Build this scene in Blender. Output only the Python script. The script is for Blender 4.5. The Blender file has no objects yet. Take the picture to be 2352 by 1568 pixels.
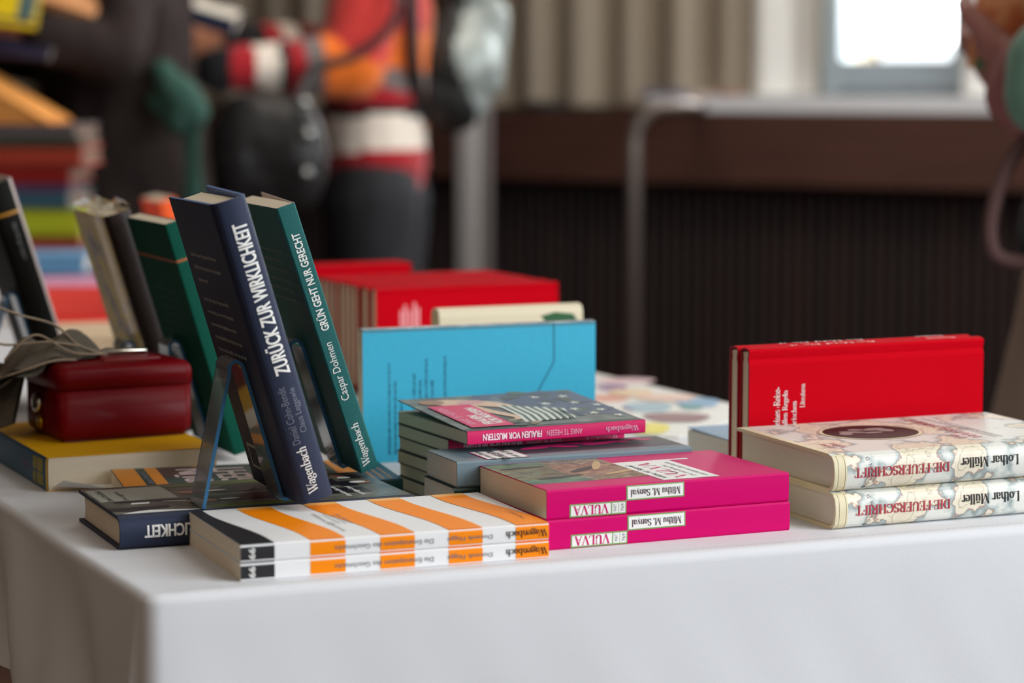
import bpy, bmesh, math, random
from mathutils import Vector, Matrix
from mathutils.bvhtree import BVHTree
random.seed(7)
S = bpy.context.scene
COL = S.collection
pi, sin, cos, rad = math.pi, math.sin, math.cos, math.radians

# ------------------------------------------------------------------ camera, world, light, exposure
cd = bpy.data.cameras.new('camera'); cam = bpy.data.objects.new('camera', cd); COL.objects.link(cam)
cd.sensor_width = 36.0; cd.lens = 85.0; cd.clip_start = .05; cd.clip_end = 100
cam.location = (0, 0, 1.0569); cam.rotation_euler = (rad(90 - 6.065), 0, 0)
cd.dof.use_dof = True; cd.dof.focus_distance = 1.69; cd.dof.aperture_fstop = 4.7; cd.dof.aperture_blades = 0
S.camera = cam
S.view_settings.view_transform = 'Standard'; S.view_settings.look = 'None'
S.view_settings.gamma = 1.0; S.view_settings.exposure = 0.0; S.view_settings.use_curve_mapping = False
W = bpy.data.worlds.new('world'); S.world = W; W.use_nodes = True
bg = W.node_tree.nodes['Background']; bg.inputs[0].default_value = (.90, .96, 1, 1); bg.inputs[1].default_value = 2.2

def area(name, loc, target, sx, sy, power, col):
    l = bpy.data.lights.new(name, 'AREA'); l.shape = 'RECTANGLE'; l.size = sx; l.size_y = sy
    l.energy = power; l.color = col
    o = bpy.data.objects.new(name, l); COL.objects.link(o); o.location = loc
    o.rotation_euler = (Vector(target) - Vector(loc)).to_track_quat('-Z', 'Y').to_euler()
    return o
area('daylight_side_window', (2.72, .15, 1.92), (0, .95, .95), 2.3, 1.55, 86, (.87, .935, 1))
area('added_side_fill', (2.74, 3.9, 1.85), (-.35, 5.1, 1.1), 1.4, 1.4, 44, (.92, .96, 1))  # added fill through an unseen window, lights the people from the right
area('added_overhead_fill', (1.15, 1.15, 2.85), (.6, 1.4, 0), 1.4, 1.4, 26, (1, .97, .93))  # added overhead fill to brighten table top and covers, no known fixture
area('daylight_back_window', (1.12, 6.45, 1.75), (.3, 2.2, .8), .5, 1.2, 50, (.92, .97, 1))
area('added_rear_fill', (.3, 4.7, 2.8), (.3, 4.7, 0), 1.2, 1.2, 28, (1, .92, .82))  # added fill brightening the ledge and curtains, no known lamp there
area('added_warm_fill', (-1.9, -.2, 2.75), (-1.5, .4, 0), 1.2, 1.2, 9, (1, .76, .56))  # added warm fill from the left for shaded cloth and page ends

# ------------------------------------------------------------------ materials
def lin(c):
    return tuple(((v / 255) / 12.92 if v <= 10 else (((v / 255) + .055) / 1.055) ** 2.4) for v in c) + (1,)
MC = {}
def mat(name, c, rough=.5, metal=0, spec=.4, bump=0, bscale=400, vary=0, vscale=30, coat=0, trans=0, ior=1.45, sheen=0):
    """procedural principled surface; c is sRGB 0-255"""
    if name in MC: return MC[name]
    m = bpy.data.materials.new(name); m.use_nodes = True; nt = m.node_tree; b = nt.nodes['Principled BSDF']
    b.inputs['Base Color'].default_value = lin(c); b.inputs['Roughness'].default_value = rough
    b.inputs['Metallic'].default_value = metal; b.inputs['Specular IOR Level'].default_value = spec
    b.inputs['Coat Weight'].default_value = coat; b.inputs['Coat Roughness'].default_value = .15
    b.inputs['Transmission Weight'].default_value = trans; b.inputs['IOR'].default_value = ior
    b.inputs['Sheen Weight'].default_value = sheen
    if bump or vary:
        tc = nt.nodes.new('ShaderNodeTexCoord')
    if vary:
        n = nt.nodes.new('ShaderNodeTexNoise'); n.inputs['Scale'].default_value = vscale; n.inputs['Detail'].default_value = 4
        nt.links.new(tc.outputs['Object'], n.inputs['Vector'])
        r = nt.nodes.new('ShaderNodeValToRGB'); L = lin(c)
        r.color_ramp.elements[0].position = .3; r.color_ramp.elements[1].position = .7
        r.color_ramp.elements[0].color = tuple(v * (1 - vary) for v in L[:3]) + (1,)
        r.color_ramp.elements[1].color = tuple(min(1, v * (1 + vary)) for v in L[:3]) + (1,)
        nt.links.new(n.outputs['Fac'], r.inputs[0]); nt.links.new(r.outputs[0], b.inputs['Base Color'])
    if bump:
        n = nt.nodes.new('ShaderNodeTexNoise'); n.inputs['Scale'].default_value = bscale; n.inputs['Detail'].default_value = 3
        nt.links.new(tc.outputs['Object'], n.inputs['Vector'])
        bp = nt.nodes.new('ShaderNodeBump'); bp.inputs['Strength'].default_value = bump; bp.inputs['Distance'].default_value = .002
        nt.links.new(n.outputs['Fac'], bp.inputs['Height']); nt.links.new(bp.outputs[0], b.inputs['Normal'])
    MC[name] = m
    return m

def ramp_mat(name, stops, scale=(1, 1, 1), nscale=5, detail=5, rough=.5, kind='noise', dist=0, coat=0, interp='LINEAR', spec=.4, loc=(0, 0, 0)):
    """noise/wave/voronoi value pushed through a colour ramp (stops: position, sRGB)"""
    if name in MC: return MC[name]
    m = bpy.data.materials.new(name); m.use_nodes = True; nt = m.node_tree; b = nt.nodes['Principled BSDF']
    b.inputs['Roughness'].default_value = rough; b.inputs['Coat Weight'].default_value = coat; b.inputs['Specular IOR Level'].default_value = spec
    tc = nt.nodes.new('ShaderNodeTexCoord'); mp = nt.nodes.new('ShaderNodeMapping'); mp.inputs['Scale'].default_value = scale
    mp.inputs['Location'].default_value = loc
    nt.links.new(tc.outputs['Object'], mp.inputs['Vector'])
    if kind == 'noise':
        n = nt.nodes.new('ShaderNodeTexNoise'); n.inputs['Detail'].default_value = detail; n.inputs['Distortion'].default_value = dist
    elif kind == 'voronoi':
        n = nt.nodes.new('ShaderNodeTexVoronoi')
    else:
        n = nt.nodes.new('ShaderNodeTexWave'); n.bands_direction = kind; n.inputs['Distortion'].default_value = dist; n.inputs['Detail'].default_value = detail
    n.inputs['Scale'].default_value = nscale
    nt.links.new(mp.outputs[0], n.inputs['Vector'])
    r = nt.nodes.new('ShaderNodeValToRGB'); r.color_ramp.interpolation = interp
    els = r.color_ramp.elements
    while len(els) < len(stops): els.new(.5)
    for e, (p, c) in zip(els, stops): e.position = p; e.color = lin(c)
    out = n.outputs['Distance'] if kind == 'voronoi' else n.outputs['Fac']
    nt.links.new(out, r.inputs[0]); nt.links.new(r.outputs[0], b.inputs['Base Color'])
    MC[name] = m
    return m

def paper(name, c1, c2):      # page edges: fine sheet lines across the thickness (local z)
    return ramp_mat(name, [(.25, c1), (.75, c2)], scale=(3, 3, 900), nscale=3, detail=3, rough=.9, spec=.1)
PAGE = paper('page_edges_cream', (218, 204, 180), (238, 226, 204))
PAGEW = paper('page_edges_white', (214, 206, 192), (234, 228, 216))
INK = mat('ink_black', (28, 26, 30), .5); WHITE = mat('print_white', (236, 236, 232), .45)
GREYT = mat('print_grey', (112, 116, 132), .5); DIM = mat('print_dim', (120, 120, 124), .6)

# ------------------------------------------------------------------ mesh builder
class MB:
    def __init__(s): s.v = []; s.f = []; s.m = []; s.mats = []; s.smooth = set()
    def mi(s, m):
        if m not in s.mats: s.mats.append(m)
        return s.mats.index(m)
    def add(s, vs, fs, m, smooth=False):
        o = len(s.v); k = s.mi(m); s.v += [tuple(p) for p in vs]
        for f in fs:
            if smooth: s.smooth.add(len(s.f))
            s.f.append([i + o for i in f]); s.m.append(k)
    def build(s, name, parent=None, loc=None):
        me = bpy.data.meshes.new(name); me.from_pydata(s.v, [], s.f); 
        for m in s.mats: me.materials.append(m)
        for i, p in enumerate(me.polygons):
            p.material_index = s.m[i]; p.use_smooth = i in s.smooth
        me.update()
        o = bpy.data.objects.new(name, me); COL.objects.link(o)
        if parent: o.parent = parent
        if loc is not None: o.location = loc
        return o
    def box(s, lo, hi, m):
        x0, y0, z0 = lo; x1, y1, z1 = hi
        s.add([(x0, y0, z0), (x1, y0, z0), (x1, y1, z0), (x0, y1, z0), (x0, y0, z1), (x1, y0, z1), (x1, y1, z1), (x0, y1, z1)],
              [(3, 2, 1, 0), (4, 5, 6, 7), (0, 1, 5, 4), (1, 2, 6, 5), (2, 3, 7, 6), (3, 0, 4, 7)], m)
    def rbox(s, lo, hi, m, r=.004, seg=3):
        bm = bmesh.new(); bmesh.ops.create_cube(bm, size=1)
        for v in bm.verts:
            v.co = Vector([(lo[i] + hi[i]) / 2 + v.co[i] * (hi[i] - lo[i]) for i in range(3)])
        bmesh.ops.bevel(bm, geom=bm.edges[:], offset=r, segments=seg, affect='EDGES', profile=.5)
        s.addbm(bm, m, True)
    def cut_rbox(s, lo, hi, m, r, z, keep_low):       # rounded box cut flat at height z
        bm = bmesh.new(); bmesh.ops.create_cube(bm, size=1)
        for v in bm.verts: v.co = Vector([(lo[i] + hi[i]) / 2 + v.co[i] * (hi[i] - lo[i]) for i in range(3)])
        bmesh.ops.bevel(bm, geom=bm.edges[:], offset=r, segments=4, affect='EDGES', profile=.5)
        q = bmesh.ops.bisect_plane(bm, geom=bm.verts[:] + bm.edges[:] + bm.faces[:], plane_co=(0, 0, z), plane_no=(0, 0, 1), clear_outer=keep_low, clear_inner=not keep_low)
        bmesh.ops.edgenet_fill(bm, edges=[e for e in q['geom_cut'] if isinstance(e, bmesh.types.BMEdge)])
        s.addbm(bm, m, True)
    def addbm(s, bm, m, smooth=False):
        bm.verts.index_update()
        s.add([v.co.copy() for v in bm.verts], [[v.index for v in f.verts] for f in bm.faces], m, smooth); bm.free()
    def tube(s, pts, r, m, n=10, closed=False):
        pts = [Vector(p) for p in pts]; N = len(pts); rr = r if isinstance(r, (list, tuple)) else [r] * N
        up = Vector((.13, .21, .97)); vs = []; fs = []
        for i, p in enumerate(pts):
            t = (pts[min(i + 1, N - 1)] - pts[max(i - 1, 0)]).normalized()
            a = t.cross(up)
            if a.length < 1e-4: a = t.cross(Vector((1, 0, 0)))
            a.normalize(); b = t.cross(a).normalized(); up = -b if False else up
            for k in range(n):
                q = 2 * pi * k / n; vs.append(p + a * cos(q) * rr[i] + b * sin(q) * rr[i])
        for i in range(N - 1):
            for k in range(n): fs.append((i * n + k, i * n + (k + 1) % n, (i + 1) * n + (k + 1) % n, (i + 1) * n + k))
        s.add(vs, fs + [tuple(range(n))[::-1], tuple(range((N - 1) * n, N * n))], m, True)
    def prism(s, prof, x0, x1, m, smooth=False, nx=1):     # closed (y,z) profile swept along x
        n = len(prof); vs = []
        for k in range(nx + 1): vs += [(x0 + (x1 - x0) * k / nx, y, z) for y, z in prof]
        fs = [(k * n + i, k * n + (i + 1) % n, (k + 1) * n + (i + 1) % n, (k + 1) * n + i) for k in range(nx) for i in range(n)]
        s.add(vs, fs, m, smooth); s.add(vs[:n], [tuple(range(n))], m); s.add(vs[-n:], [tuple(range(n))[::-1]], m)

def spline(pts, n=8):
    P = [Vector(p) for p in pts]; out = []
    for i in range(len(P) - 1):
        p0 = P[max(i - 1, 0)]; p1 = P[i]; p2 = P[i + 1]; p3 = P[min(i + 2, len(P) - 1)]
        for k in range(n):
            t = k / n
            out.append(.5 * ((2 * p1) + (p2 - p0) * t + (2 * p0 - 5 * p1 + 4 * p2 - p3) * t * t + (3 * p1 - p0 - 3 * p2 + p3) * t ** 3))
    return out + [P[-1]]

def tag(o, label, cat, group=None):
    o['label'] = label; o['category'] = cat
    if group: o['group'] = group
    return o
def struct(o): o['kind'] = 'structure'; return o
def empty(name, M=None, loc=None):
    o = bpy.data.objects.new(name, None); COL.objects.link(o); o.empty_display_size = .02
    if M is not None: o.matrix_world = M
    if loc is not None: o.location = loc
    return o
def copy_tree(o, M, label, parent=None):
    c = o.copy(); COL.objects.link(c)
    if parent: c.parent = parent; c.matrix_parent_inverse = o.matrix_parent_inverse
    else: c.matrix_world = M; c['label'] = label
    for ch in o.children: copy_tree(ch, None, None, c)
    return c

# ------------------------------------------------------------------ lettering
def arc(cx, cy, rx, ry, a0, a1, n=12):
    return [(cx + rx * cos(rad(a0 + (a1 - a0) * i / n)), cy + ry * sin(rad(a0 + (a1 - a0) * i / n))) for i in range(n + 1)]
def _serif():
    G = {}
    def st(x, y0, y1, s0=.1, s1=.1):
        r = [('S', [(x, y0), (x, y1)])]
        if s0: r.append(('B', (x, y0, s0)))
        if s1: r.append(('B', (x, y1, s1)))
        return r
    T = lambda *p: [('T', list(p))]
    K = lambda *p: [('S', list(p))]
    Cc = lambda p: [('C', p)]
    Bq = lambda x, y, w=.1: [('B', (x, y, w))]
    G['A'] = (.78, T((.08, 0), (.38, 1)) + K((.37, 1), (.68, 0)) + T((.18, .35), (.58, .35)) + Bq(.08, 0) + Bq(.68, 0, .12))
    V = lambda d=0: K((.09 + d, 1), (.40 + d, 0)) + T((.40 + d, 0), (.68 + d, 1)) + Bq(.09 + d, 1, .12) + Bq(.68 + d, 1)
    G['V'] = (.76, V()); G['W'] = (1.0, V() + K((.46, 1), (.76, 0)) + T((.76, 0), (1.02, 1)) + Bq(1.02, 1))
    U = K((.17, 1), (.17, .3)) + Cc(arc(.4, .3, .23, .28, 180, 360)) + T((.63, .3), (.63, 1)) + Bq(.17, 1, .13) + Bq(.63, 1)
    G['U'] = (.78, U); dots = lambda x, y: K((x - .1, y), (x - .1, y + .09)) + K((x + .1, y), (x + .1, y + .09))
    G['Ü'] = (.78, U + dots(.4, 1.1))
    G['L'] = (.64, st(.17, 0, 1, .12, .13) + T((.1, .02), (.6, .02), (.62, .27)))
    G['D'] = (.8, st(.17, 0, 1, .12, .12) + T((.1, .98), (.36, .98)) + T((.1, .02), (.36, .02)) + Cc(arc(.36, .5, .32, .48, 90, -90)))
    E = st(.17, 0, 1, .12, .12) + T((.1, .98), (.57, .98), (.58, .76)) + T((.17, .52), (.46, .52)) + T((.46, .42), (.46, .63))
    G['E'] = (.66, E + T((.1, .02), (.6, .02), (.62, .27))); G['F'] = (.6, E)
    G['I'] = (.34, st(.17, 0, 1, .12, .12))
    G['R'] = (.74, st(.17, 0, 1, .12, .12) + T((.1, .98), (.34, .98)) + Cc(arc(.34, .745, .24, .235, 90, -90)) + T((.17, .51), (.34, .51)) + K((.36, .5), (.66, .02)) + Bq(.68, 0, .07))
    G['S'] = (.58, Cc(arc(.29, .74, .2, .24, 30, 270) + arc(.29, .26, .2, .24, 90, -150)) + T((.48, .98), (.48, .72)) + T((.08, .28), (.08, .02)))
    G['C'] = (.74, Cc(arc(.42, .5, .34, .49, 42, 318)) + T((.68, .97), (.68, .68)) )
    G['H'] = (.86, st(.17, 0, 1, .12, .12) + st(.67, 0, 1, .12, .12) + T((.17, .52), (.67, .52)))
    G['T'] = (.74, st(.36, 0, 1, .13, 0) + T((.05, .76), (.06, .98), (.66, .98), (.67, .76)))
    G['M'] = (1.0, T((.14, 0), (.14, 1)) + K((.14, 1), (.48, .03)) + T((.48, .03), (.8, 1)) + st(.84, 0, 1, .12, .1) + Bq(.14, 0) + Bq(.12, 1))
    x = .64
    G['a'] = (.52, K((.4, 0), (.4, .42)) + Cc(arc(.25, .42, .15, .2, 0, 160)) + Cc(arc(.24, .18, .16, .17, 80, 330)) + Bq(.44, .02, .05))
    G['b'] = (.56, st(.13, 0, 1, 0, .08) + Cc(arc(.3, .32, .2, .31, 140, -140)))
    G['c'] = (.48, Cc(arc(.27, .32, .2, .31, 45, 315)))
    G['d'] = (.56, K((.43, 0), (.43, 1)) + Bq(.40, 1, .07) + Cc(arc(.26, .32, .19, .31, 40, 320)))
    G['e'] = (.5, Cc(arc(.26, .32, .19, .31, 0, 312)) + T((.08, .34), (.45, .34)))
    G['g'] = (.52, Cc(arc(.24, .42, .16, .21, 0, 360)) + Cc(arc(.26, -.1, .2, .16, 0, 360)) + T((.2, .22), (.12, .1), (.3, .06)) + T((.36, .58), (.5, .62)))
    def ar(a, b): return Cc(arc((a + b) / 2, .4, (b - a) / 2, .23, 180, 0)) + K((b, .4), (b, 0)) + Bq(b, 0)
    G['n'] = (.6, st(.13, 0, x, .1, .06) + ar(.13, .45)); G['h'] = (.6, st(.13, 0, 1, .1, .06) + ar(.13, .45))
    G['m'] = (.9, st(.13, 0, x, .1, .06) + ar(.13, .44) + ar(.44, .75))
    G['i'] = (.29, st(.14, 0, x, .1, .06) + K((.14, .8), (.14, .93))); G['l'] = (.29, st(.14, 0, 1, .1, .06))
    G['k'] = (.56, st(.13, 0, 1, .1, .06) + T((.14, .26), (.44, .62)) + K((.24, .38), (.47, .02)) + Bq(.44, x, .08) + Bq(.48, 0, .08))
    G['o'] = (.54, Cc(arc(.27, .32, .2, .31, 0, 360)))
    G['r'] = (.44, st(.13, 0, x, .1, .06) + Cc(arc(.29, .42, .15, .2, 170, 35)))
    G['s'] = (.44, Cc(arc(.22, .47, .14, .15, 30, 270) + arc(.22, .17, .15, .15, 90, -150)))
    G['t'] = (.38, K((.16, .12), (.16, .88)) + T((.03, .62), (.33, .62)) + Cc(arc(.25, .13, .09, .11, 180, 330)))
    u = K((.13, x), (.13, .22)) + Cc(arc(.29, .22, .16, .2, 180, 360)) + K((.45, 0), (.45, x)) + Bq(.1, x, .05) + Bq(.42, x, .05)
    G['u'] = (.6, u); G['ü'] = (.6, u + dots(.29, .78))
    G['y'] = (.54, K((.07, x), (.27, .03)) + T((.47, x), (.27, .03), (.14, -.26)) + Bq(.07, x, .09) + Bq(.47, x, .08))
    G['-'] = (.34, K((.05, .26), (.29, .26.__float__()))); G['.'] = (.24, K((.12, 0), (.12, .13)))
    G['›'] = (.3, T((.06, .12), (.2, .3), (.06, .48))); G[' '] = (.28, [])
    return G
SERIF = _serif()
def serif_geo(txt, weight=1.0):
    vs = []; fs = []; x = 0
    def quad(a, b, w):
        dx, dy = b[0] - a[0], b[1] - a[1]; l = math.hypot(dx, dy) or 1; ex, ey = dx / l * w * .25, dy / l * w * .25
        nx, ny = -dy / l * w / 2, dx / l * w / 2; o = len(vs)
        vs.extend([(a[0] + nx - ex, a[1] + ny - ey), (a[0] - nx - ex, a[1] - ny - ey), (b[0] - nx + ex, b[1] - ny + ey), (b[0] + nx + ex, b[1] + ny + ey)])
        fs.append((o, o + 1, o + 2, o + 3))
    for ch in txt:
        adv, G = SERIF.get(ch, SERIF[' '])
        for k, p in G:
            if k == 'B':
                quad((x + p[0] - p[2], p[1] + (.02 if p[1] < .3 else -.02)), (x + p[0] + p[2], p[1] + (.02 if p[1] < .3 else -.02)), .045 * weight)
            else:
                for a, b in zip(p, p[1:]):
                    if k == 'S': w = .135
                    elif k == 'T': w = .05
                    else:
                        l = math.hypot(b[0] - a[0], b[1] - a[1]) or 1; w = .045 + .09 * (abs(b[1] - a[1]) / l) ** 1.3
                    quad((a[0] + x, a[1]), (b[0] + x, b[1]), w * weight)
        x += adv
    return vs, fs
def sans_geo(txt, bold=0.0):
    cu = bpy.data.curves.new('t', 'FONT'); cu.body = txt; cu.size = 1; cu.offset = bold; cu.resolution_u = 3; cu.fill_mode = 'FRONT'
    o = bpy.data.objects.new('t', cu); COL.objects.link(o)
    dg = bpy.context.evaluated_depsgraph_get(); me = bpy.data.meshes.new_from_object(o.evaluated_get(dg))
    vs = [(v.co.x, v.co.y) for v in me.vertices]; fs = [tuple(p.vertices) for p in me.polygons]
    bpy.data.objects.remove(o); bpy.data.curves.remove(cu); bpy.data.meshes.remove(me)
    return vs, fs
TC = {}
def tgeo(txt, font):
    if (txt, font) not in TC:
        TC[(txt, font)] = serif_geo(txt, 1.25 if font == 'serifb' else 1.0) if font.startswith('serif') else sans_geo(txt, {'sans': 0, 'bold': .024, 'heavy': .014}[font])
    return TC[(txt, font)]
def small_print(n, rng):       # a line of illegibly small type as word-shaped marks (length n in em)
    vs = []; fs = []; x = 0
    while x < n:
        for _ in range(rng.randint(2, 9)):
            h = rng.choice([.5, .5, .5, .75]); w = rng.uniform(.1, .22); o = len(vs); y = rng.choice([0, 0, 0, -.2])
            vs += [(x, y), (x + w, y), (x + w, h), (x, h)]; fs.append((o, o + 1, o + 2, o + 3)); x += w + .1
        x += .3
    return vs, fs

# ------------------------------------------------------------------ books
class Book:
    """local frame: x runs along the spine from head to foot, y from spine to fore-edge, z from back to front cover"""
    def __init__(s, name, M, L, Wd, T, cover, page=PAGE, kind='paper', lift=0.0, spine_mat=None, back_mat=None, inner=None, c=None, inset=.003):
        s.L, s.W, s.T, s.kind, s.lift = L, Wd, T, kind, lift
        s.root = empty(name, M); s.B = MB(); s.layer = {}
        c = c or {'paper': .0006, 'hard': .0024, 'jacket': .0022}[kind]; s.c = c
        s.b = {'paper': .0003, 'hard': .0022, 'jacket': .0032}[kind] * (min(1, T / .02) if kind != 'paper' else 1)
        N = 14; out = []
        s.r = {'paper': .0008, 'hard': .0008, 'jacket': T * .2}[kind]
        if kind == 'hard':
            g = .007; out += [(Wd, 0), (g + .004, 0), (g, .0011), (g - .004, .0002)]
            out += [(s.ys(T * k / N), T * k / N) for k in range(N + 1)]
            out += [(g - .004, T - .0002), (g, T - .0011), (g + .004, T), (Wd, T)]
        else:
            out += [(Wd, 0), (Wd * .5, 0)] + [(s.ys(T * k / N), T * k / N) for k in range(N + 1)] + [(.008, T), (Wd * .5, s.zf(Wd * .5)), (Wd, s.zf(Wd))]
        inn = []
        for i, (y, z) in enumerate(out):
            a = out[max(i - 1, 0)]; b = out[min(i + 1, len(out) - 1)]; dy, dz = b[0] - a[0], b[1] - a[1]; l = math.hypot(dy, dz) or 1
            inn.append((y + dz / l * c, z - dy / l * c))
        n = len(out); xs = [0, L]
        for lst, flip in ((out, 0), (inn, 1)):
            vs = [(x, y, z) for x in xs for y, z in lst]
            for i in range(n - 1):
                f = (i, i + 1, n + i + 1, n + i); f = f[::-1] if flip else f
                zc = (lst[i][1] + lst[i + 1][1]) / 2; yc = (lst[i][0] + lst[i + 1][0]) / 2
                m = cover
                if spine_mat and yc < .0035 and lst is out: m = spine_mat
                if back_mat and yc >= .0035 and zc < T * .4 and lst is out: m = back_mat
                if inner and lst is inn: m = inner
                s.B.add([vs[k] for k in f], [(0, 1, 2, 3)], m, True)
        for x, flip in ((0, 0), (L, 1)):
            for i in range(n - 1):
                q = [(x, *out[i]), (x, *inn[i]), (x, *inn[i + 1]), (x, *out[i + 1])]
                s.B.add(q[::-1] if flip else q, [(0, 1, 2, 3)], inner or cover)
        for k in (0, n - 1):
            q = [(0, *out[k]), (L, *out[k]), (L, *inn[k]), (0, *inn[k])]; s.B.add(q, [(0, 1, 2, 3)], inner or cover)
        P = MB(); e = .0003 if kind == 'paper' else inset; fe = .0004 if kind == 'paper' else .0035
        z0, z1 = c + .0001, T - c - .0001; pr = []; K = 8; con = 0 if kind == 'paper' else .003
        for k in range(K + 1):
            t = k / K; pr.append((max(.0012, .0012 + s.ys(z0 + (z1 - z0) * t) + c), z0 + (z1 - z0) * t))
        for k in range(K + 1):
            t = 1 - k / K; pr.append((Wd - fe - con * (1 - (2 * t - 1) ** 2), z0 + (z1 - z0) * t))
        P.prism(pr, e, L - e, page, False, 2); s.P = P
    def ys(s, z):           # outline of the spine
        t = min(1, max(0, z / s.T)); k = 2 * t - 1
        y = -s.b * (1 - k * k)
        d = min(z, s.T - z)
        if d < s.r: y += s.r * (1 - math.sqrt(max(0, 1 - (1 - d / s.r) ** 2)))
        return y
    def zf(s, y): return s.T + s.lift * max(0, (y - .008) / (s.W - .008))
    def pt(s, face, u, v, e):
        if face == 'front': return (u, v, s.zf(v) + e)
        if face == 'back': return (s.L - u, v, -e)
        if face == 'spine': return (u, s.ys(v) - e, v)
        if face == 'head': return (-e, u, v)
    def put(s, face, vs, fs, m, lay=1, e0=.00012):
        if face == 'spine':          # cut the print into narrow bands so that it follows the rounded spine
            bm = bmesh.new(); bv = [bm.verts.new((u, v, 0)) for u, v in vs]
            for f in fs:
                try: bm.faces.new([bv[i] for i in f])
                except ValueError: pass
            n = 14 if s.b > .001 else 4
            for k in range(1, n):
                bmesh.ops.bisect_plane(bm, geom=bm.verts[:] + bm.edges[:] + bm.faces[:], plane_co=(0, s.T * k / n, 0), plane_no=(0, 1, 0))
            bm.verts.index_update(); vs = [(v.co.x, v.co.y) for v in bm.verts]; fs = [[v.index for v in f.verts] for f in bm.faces]; bm.free()
        s.nput = getattr(s, 'nput', 0) + 1      # every print lies a hair above the one before
        P = [s.pt(face, u, v, e0 * lay + s.nput * 2e-6) for u, v in vs]
        s.B.add(P, [list(f) for f in fs], m)
    def poly(s, face, pts, m, lay=1):
        s.put(face, pts, [tuple(range(len(pts)))], m, lay)
    def rect(s, face, u0, v0, u1, v1, m, lay=1):
        if face == 'spine':
            n = 6
            for k in range(n):
                a = v0 + (v1 - v0) * k / n; b = v0 + (v1 - v0) * (k + 1) / n
                s.poly(face, [(u0, a), (u1, a), (u1, b), (u0, b)], m, lay)
        else: s.poly(face, [(u0, v0), (u1, v0), (u1, v1), (u0, v1)], m, lay)
    def ell(s, face, cx, cy, rx, ry, m, lay=1, n=28, rot=0):
        s.poly(face, [(cx + rx * cos(a) * cos(rot) - ry * sin(a) * sin(rot), cy + rx * cos(a) * sin(rot) + ry * sin(a) * cos(rot)) for a in [2 * pi * k / n for k in range(n)]], m, lay)
    def fit(s, face, geo, cx, cy, w, h, ang, m, lay=3, caph=None):
        """centre the lettering at (cx,cy), w along its line, h tall, line direction ang (deg) seen from outside"""
        vs, fs = geo
        x0 = min(v[0] for v in vs); x1 = max(v[0] for v in vs); y0 = min(v[1] for v in vs); y1 = max(v[1] for v in vs)
        a = rad(ang); ca, sa = cos(a), sin(a); out = []
        for x, y in vs:
            p = ((x - x0) / (x1 - x0) - .5) * w; q = ((y - y0) / (y1 - y0) - .5) * h
            out.append((cx + p * ca - q * sa, cy + p * sa + q * ca))
        s.put(face, out, fs, m, lay)
    def text(s, face, txt, cx, cy, w, h, ang, m, font='sans', lay=3):
        k = w / len(txt) * (.042 if font == 'heavy' else 0)
        for d in ((-k, 0, k) if k else (0,)): s.fit(face, tgeo(txt, font), cx + d * cos(rad(ang)), cy + d * sin(rad(ang)), w, h, ang, m, lay)
    def lines(s, face, cx, cy, wds, h, lead, ang, m, seed=1, lay=3, left=True):
        rng = random.Random(seed); a = rad(ang)
        for i, w in enumerate(wds):
            d = -i * lead; o = (w - max(wds)) / 2 if left else 0
            s.fit(face, small_print(w / h * .9, rng), cx + o * cos(a) - d * sin(a), cy + o * sin(a) + d * cos(a), w, h, ang, m, lay)
    def done(s, label, cat='book', group=None):
        s.B.build('cover', s.root); s.P.build('page_block', s.root)
        return tag(s.root, label, cat, group)

TZ = .75
def lay_m(x, y, yaw, z=0.0): return Matrix.Translation((x, y, TZ + z)) @ Matrix.Rotation(yaw, 4, 'Z')
def stand_m(x, y, z, yaw, lean, L):
    w = Vector((cos(yaw), sin(yaw), 0)); t0 = Vector((sin(yaw), -cos(yaw), 0))
    a = cos(lean) * Vector((0, 0, 1)) - sin(lean) * t0; t = cos(lean) * t0 + sin(lean) * Vector((0, 0, 1))
    o = Vector((x, y, TZ + z)) + L * a
    return Matrix(((-a.x, w.x, t.x, o.x), (-a.y, w.y, t.y, o.y), (-a.z, w.z, t.z, o.z), (0, 0, 0, 1)))
def edge_m(x, y, yaw, z):      # spine up, back cover towards the viewer; origin = head end of the spine, top
    c, s_ = cos(yaw), sin(yaw)
    return Matrix(((c, 0, -s_, x), (s_, 0, c, y), (0, -1, 0, TZ + z), (0, 0, 0, 1)))

# ------------------------------------------------------------------ the room
WL = Vector((-.058, 7.0, 0)); WU = Vector((.8366, -.5478, 0)); WN = Vector((-.5478, -.8366, 0))   # window wall: origin, direction, inward normal
def wp(s_, d, z): return WL + WU * s_ + WN * d + Vector((0, 0, z))
def wall_box(B, s0, s1, d0, d1, z0, z1, m):
    vs = [wp(a, b, c) for c in (z0, z1) for a, b in ((s0, d0), (s1, d0), (s1, d1), (s0, d1))]
    B.add(vs, [(0, 1, 2, 3), (7, 6, 5, 4), (0, 4, 5, 1), (1, 5, 6, 2), (2, 6, 7, 3), (3, 7, 4, 0)], m)
WALLP = mat('wall_paint', (176, 166, 150), .8, vary=.05, vscale=3)
FLOORW = ramp_mat('floor_wood', [(.2, (58, 38, 28)), (.8, (88, 60, 44))], scale=(1, 9, 1), nscale=2.5, rough=.45)
DWOOD = ramp_mat('dark_stained_wood', [(.2, (68, 42, 35)), (.8, (86, 56, 47))], scale=(1.2, 1.2, 14), nscale=3, rough=.5)
SLAT = ramp_mat('slat_wood', [(.3, (27, 14, 12)), (.6, (39, 21, 17)), (.8, (54, 32, 17))], scale=(9, 9, .25), nscale=3.5, rough=.6)
SILLW = mat('sill_white', (226, 228, 232), .35)
FRAMEG = mat('window_frame_grey', (150, 160, 165), .45)
b = MB(); b.add([(-3.6, -2.2, 0), (2.8, -2.2, 0), (2.8, 9.6, 0), (-3.6, 9.6, 0)], [(0, 1, 2, 3)], FLOORW); struct(b.build('floor'))
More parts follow.
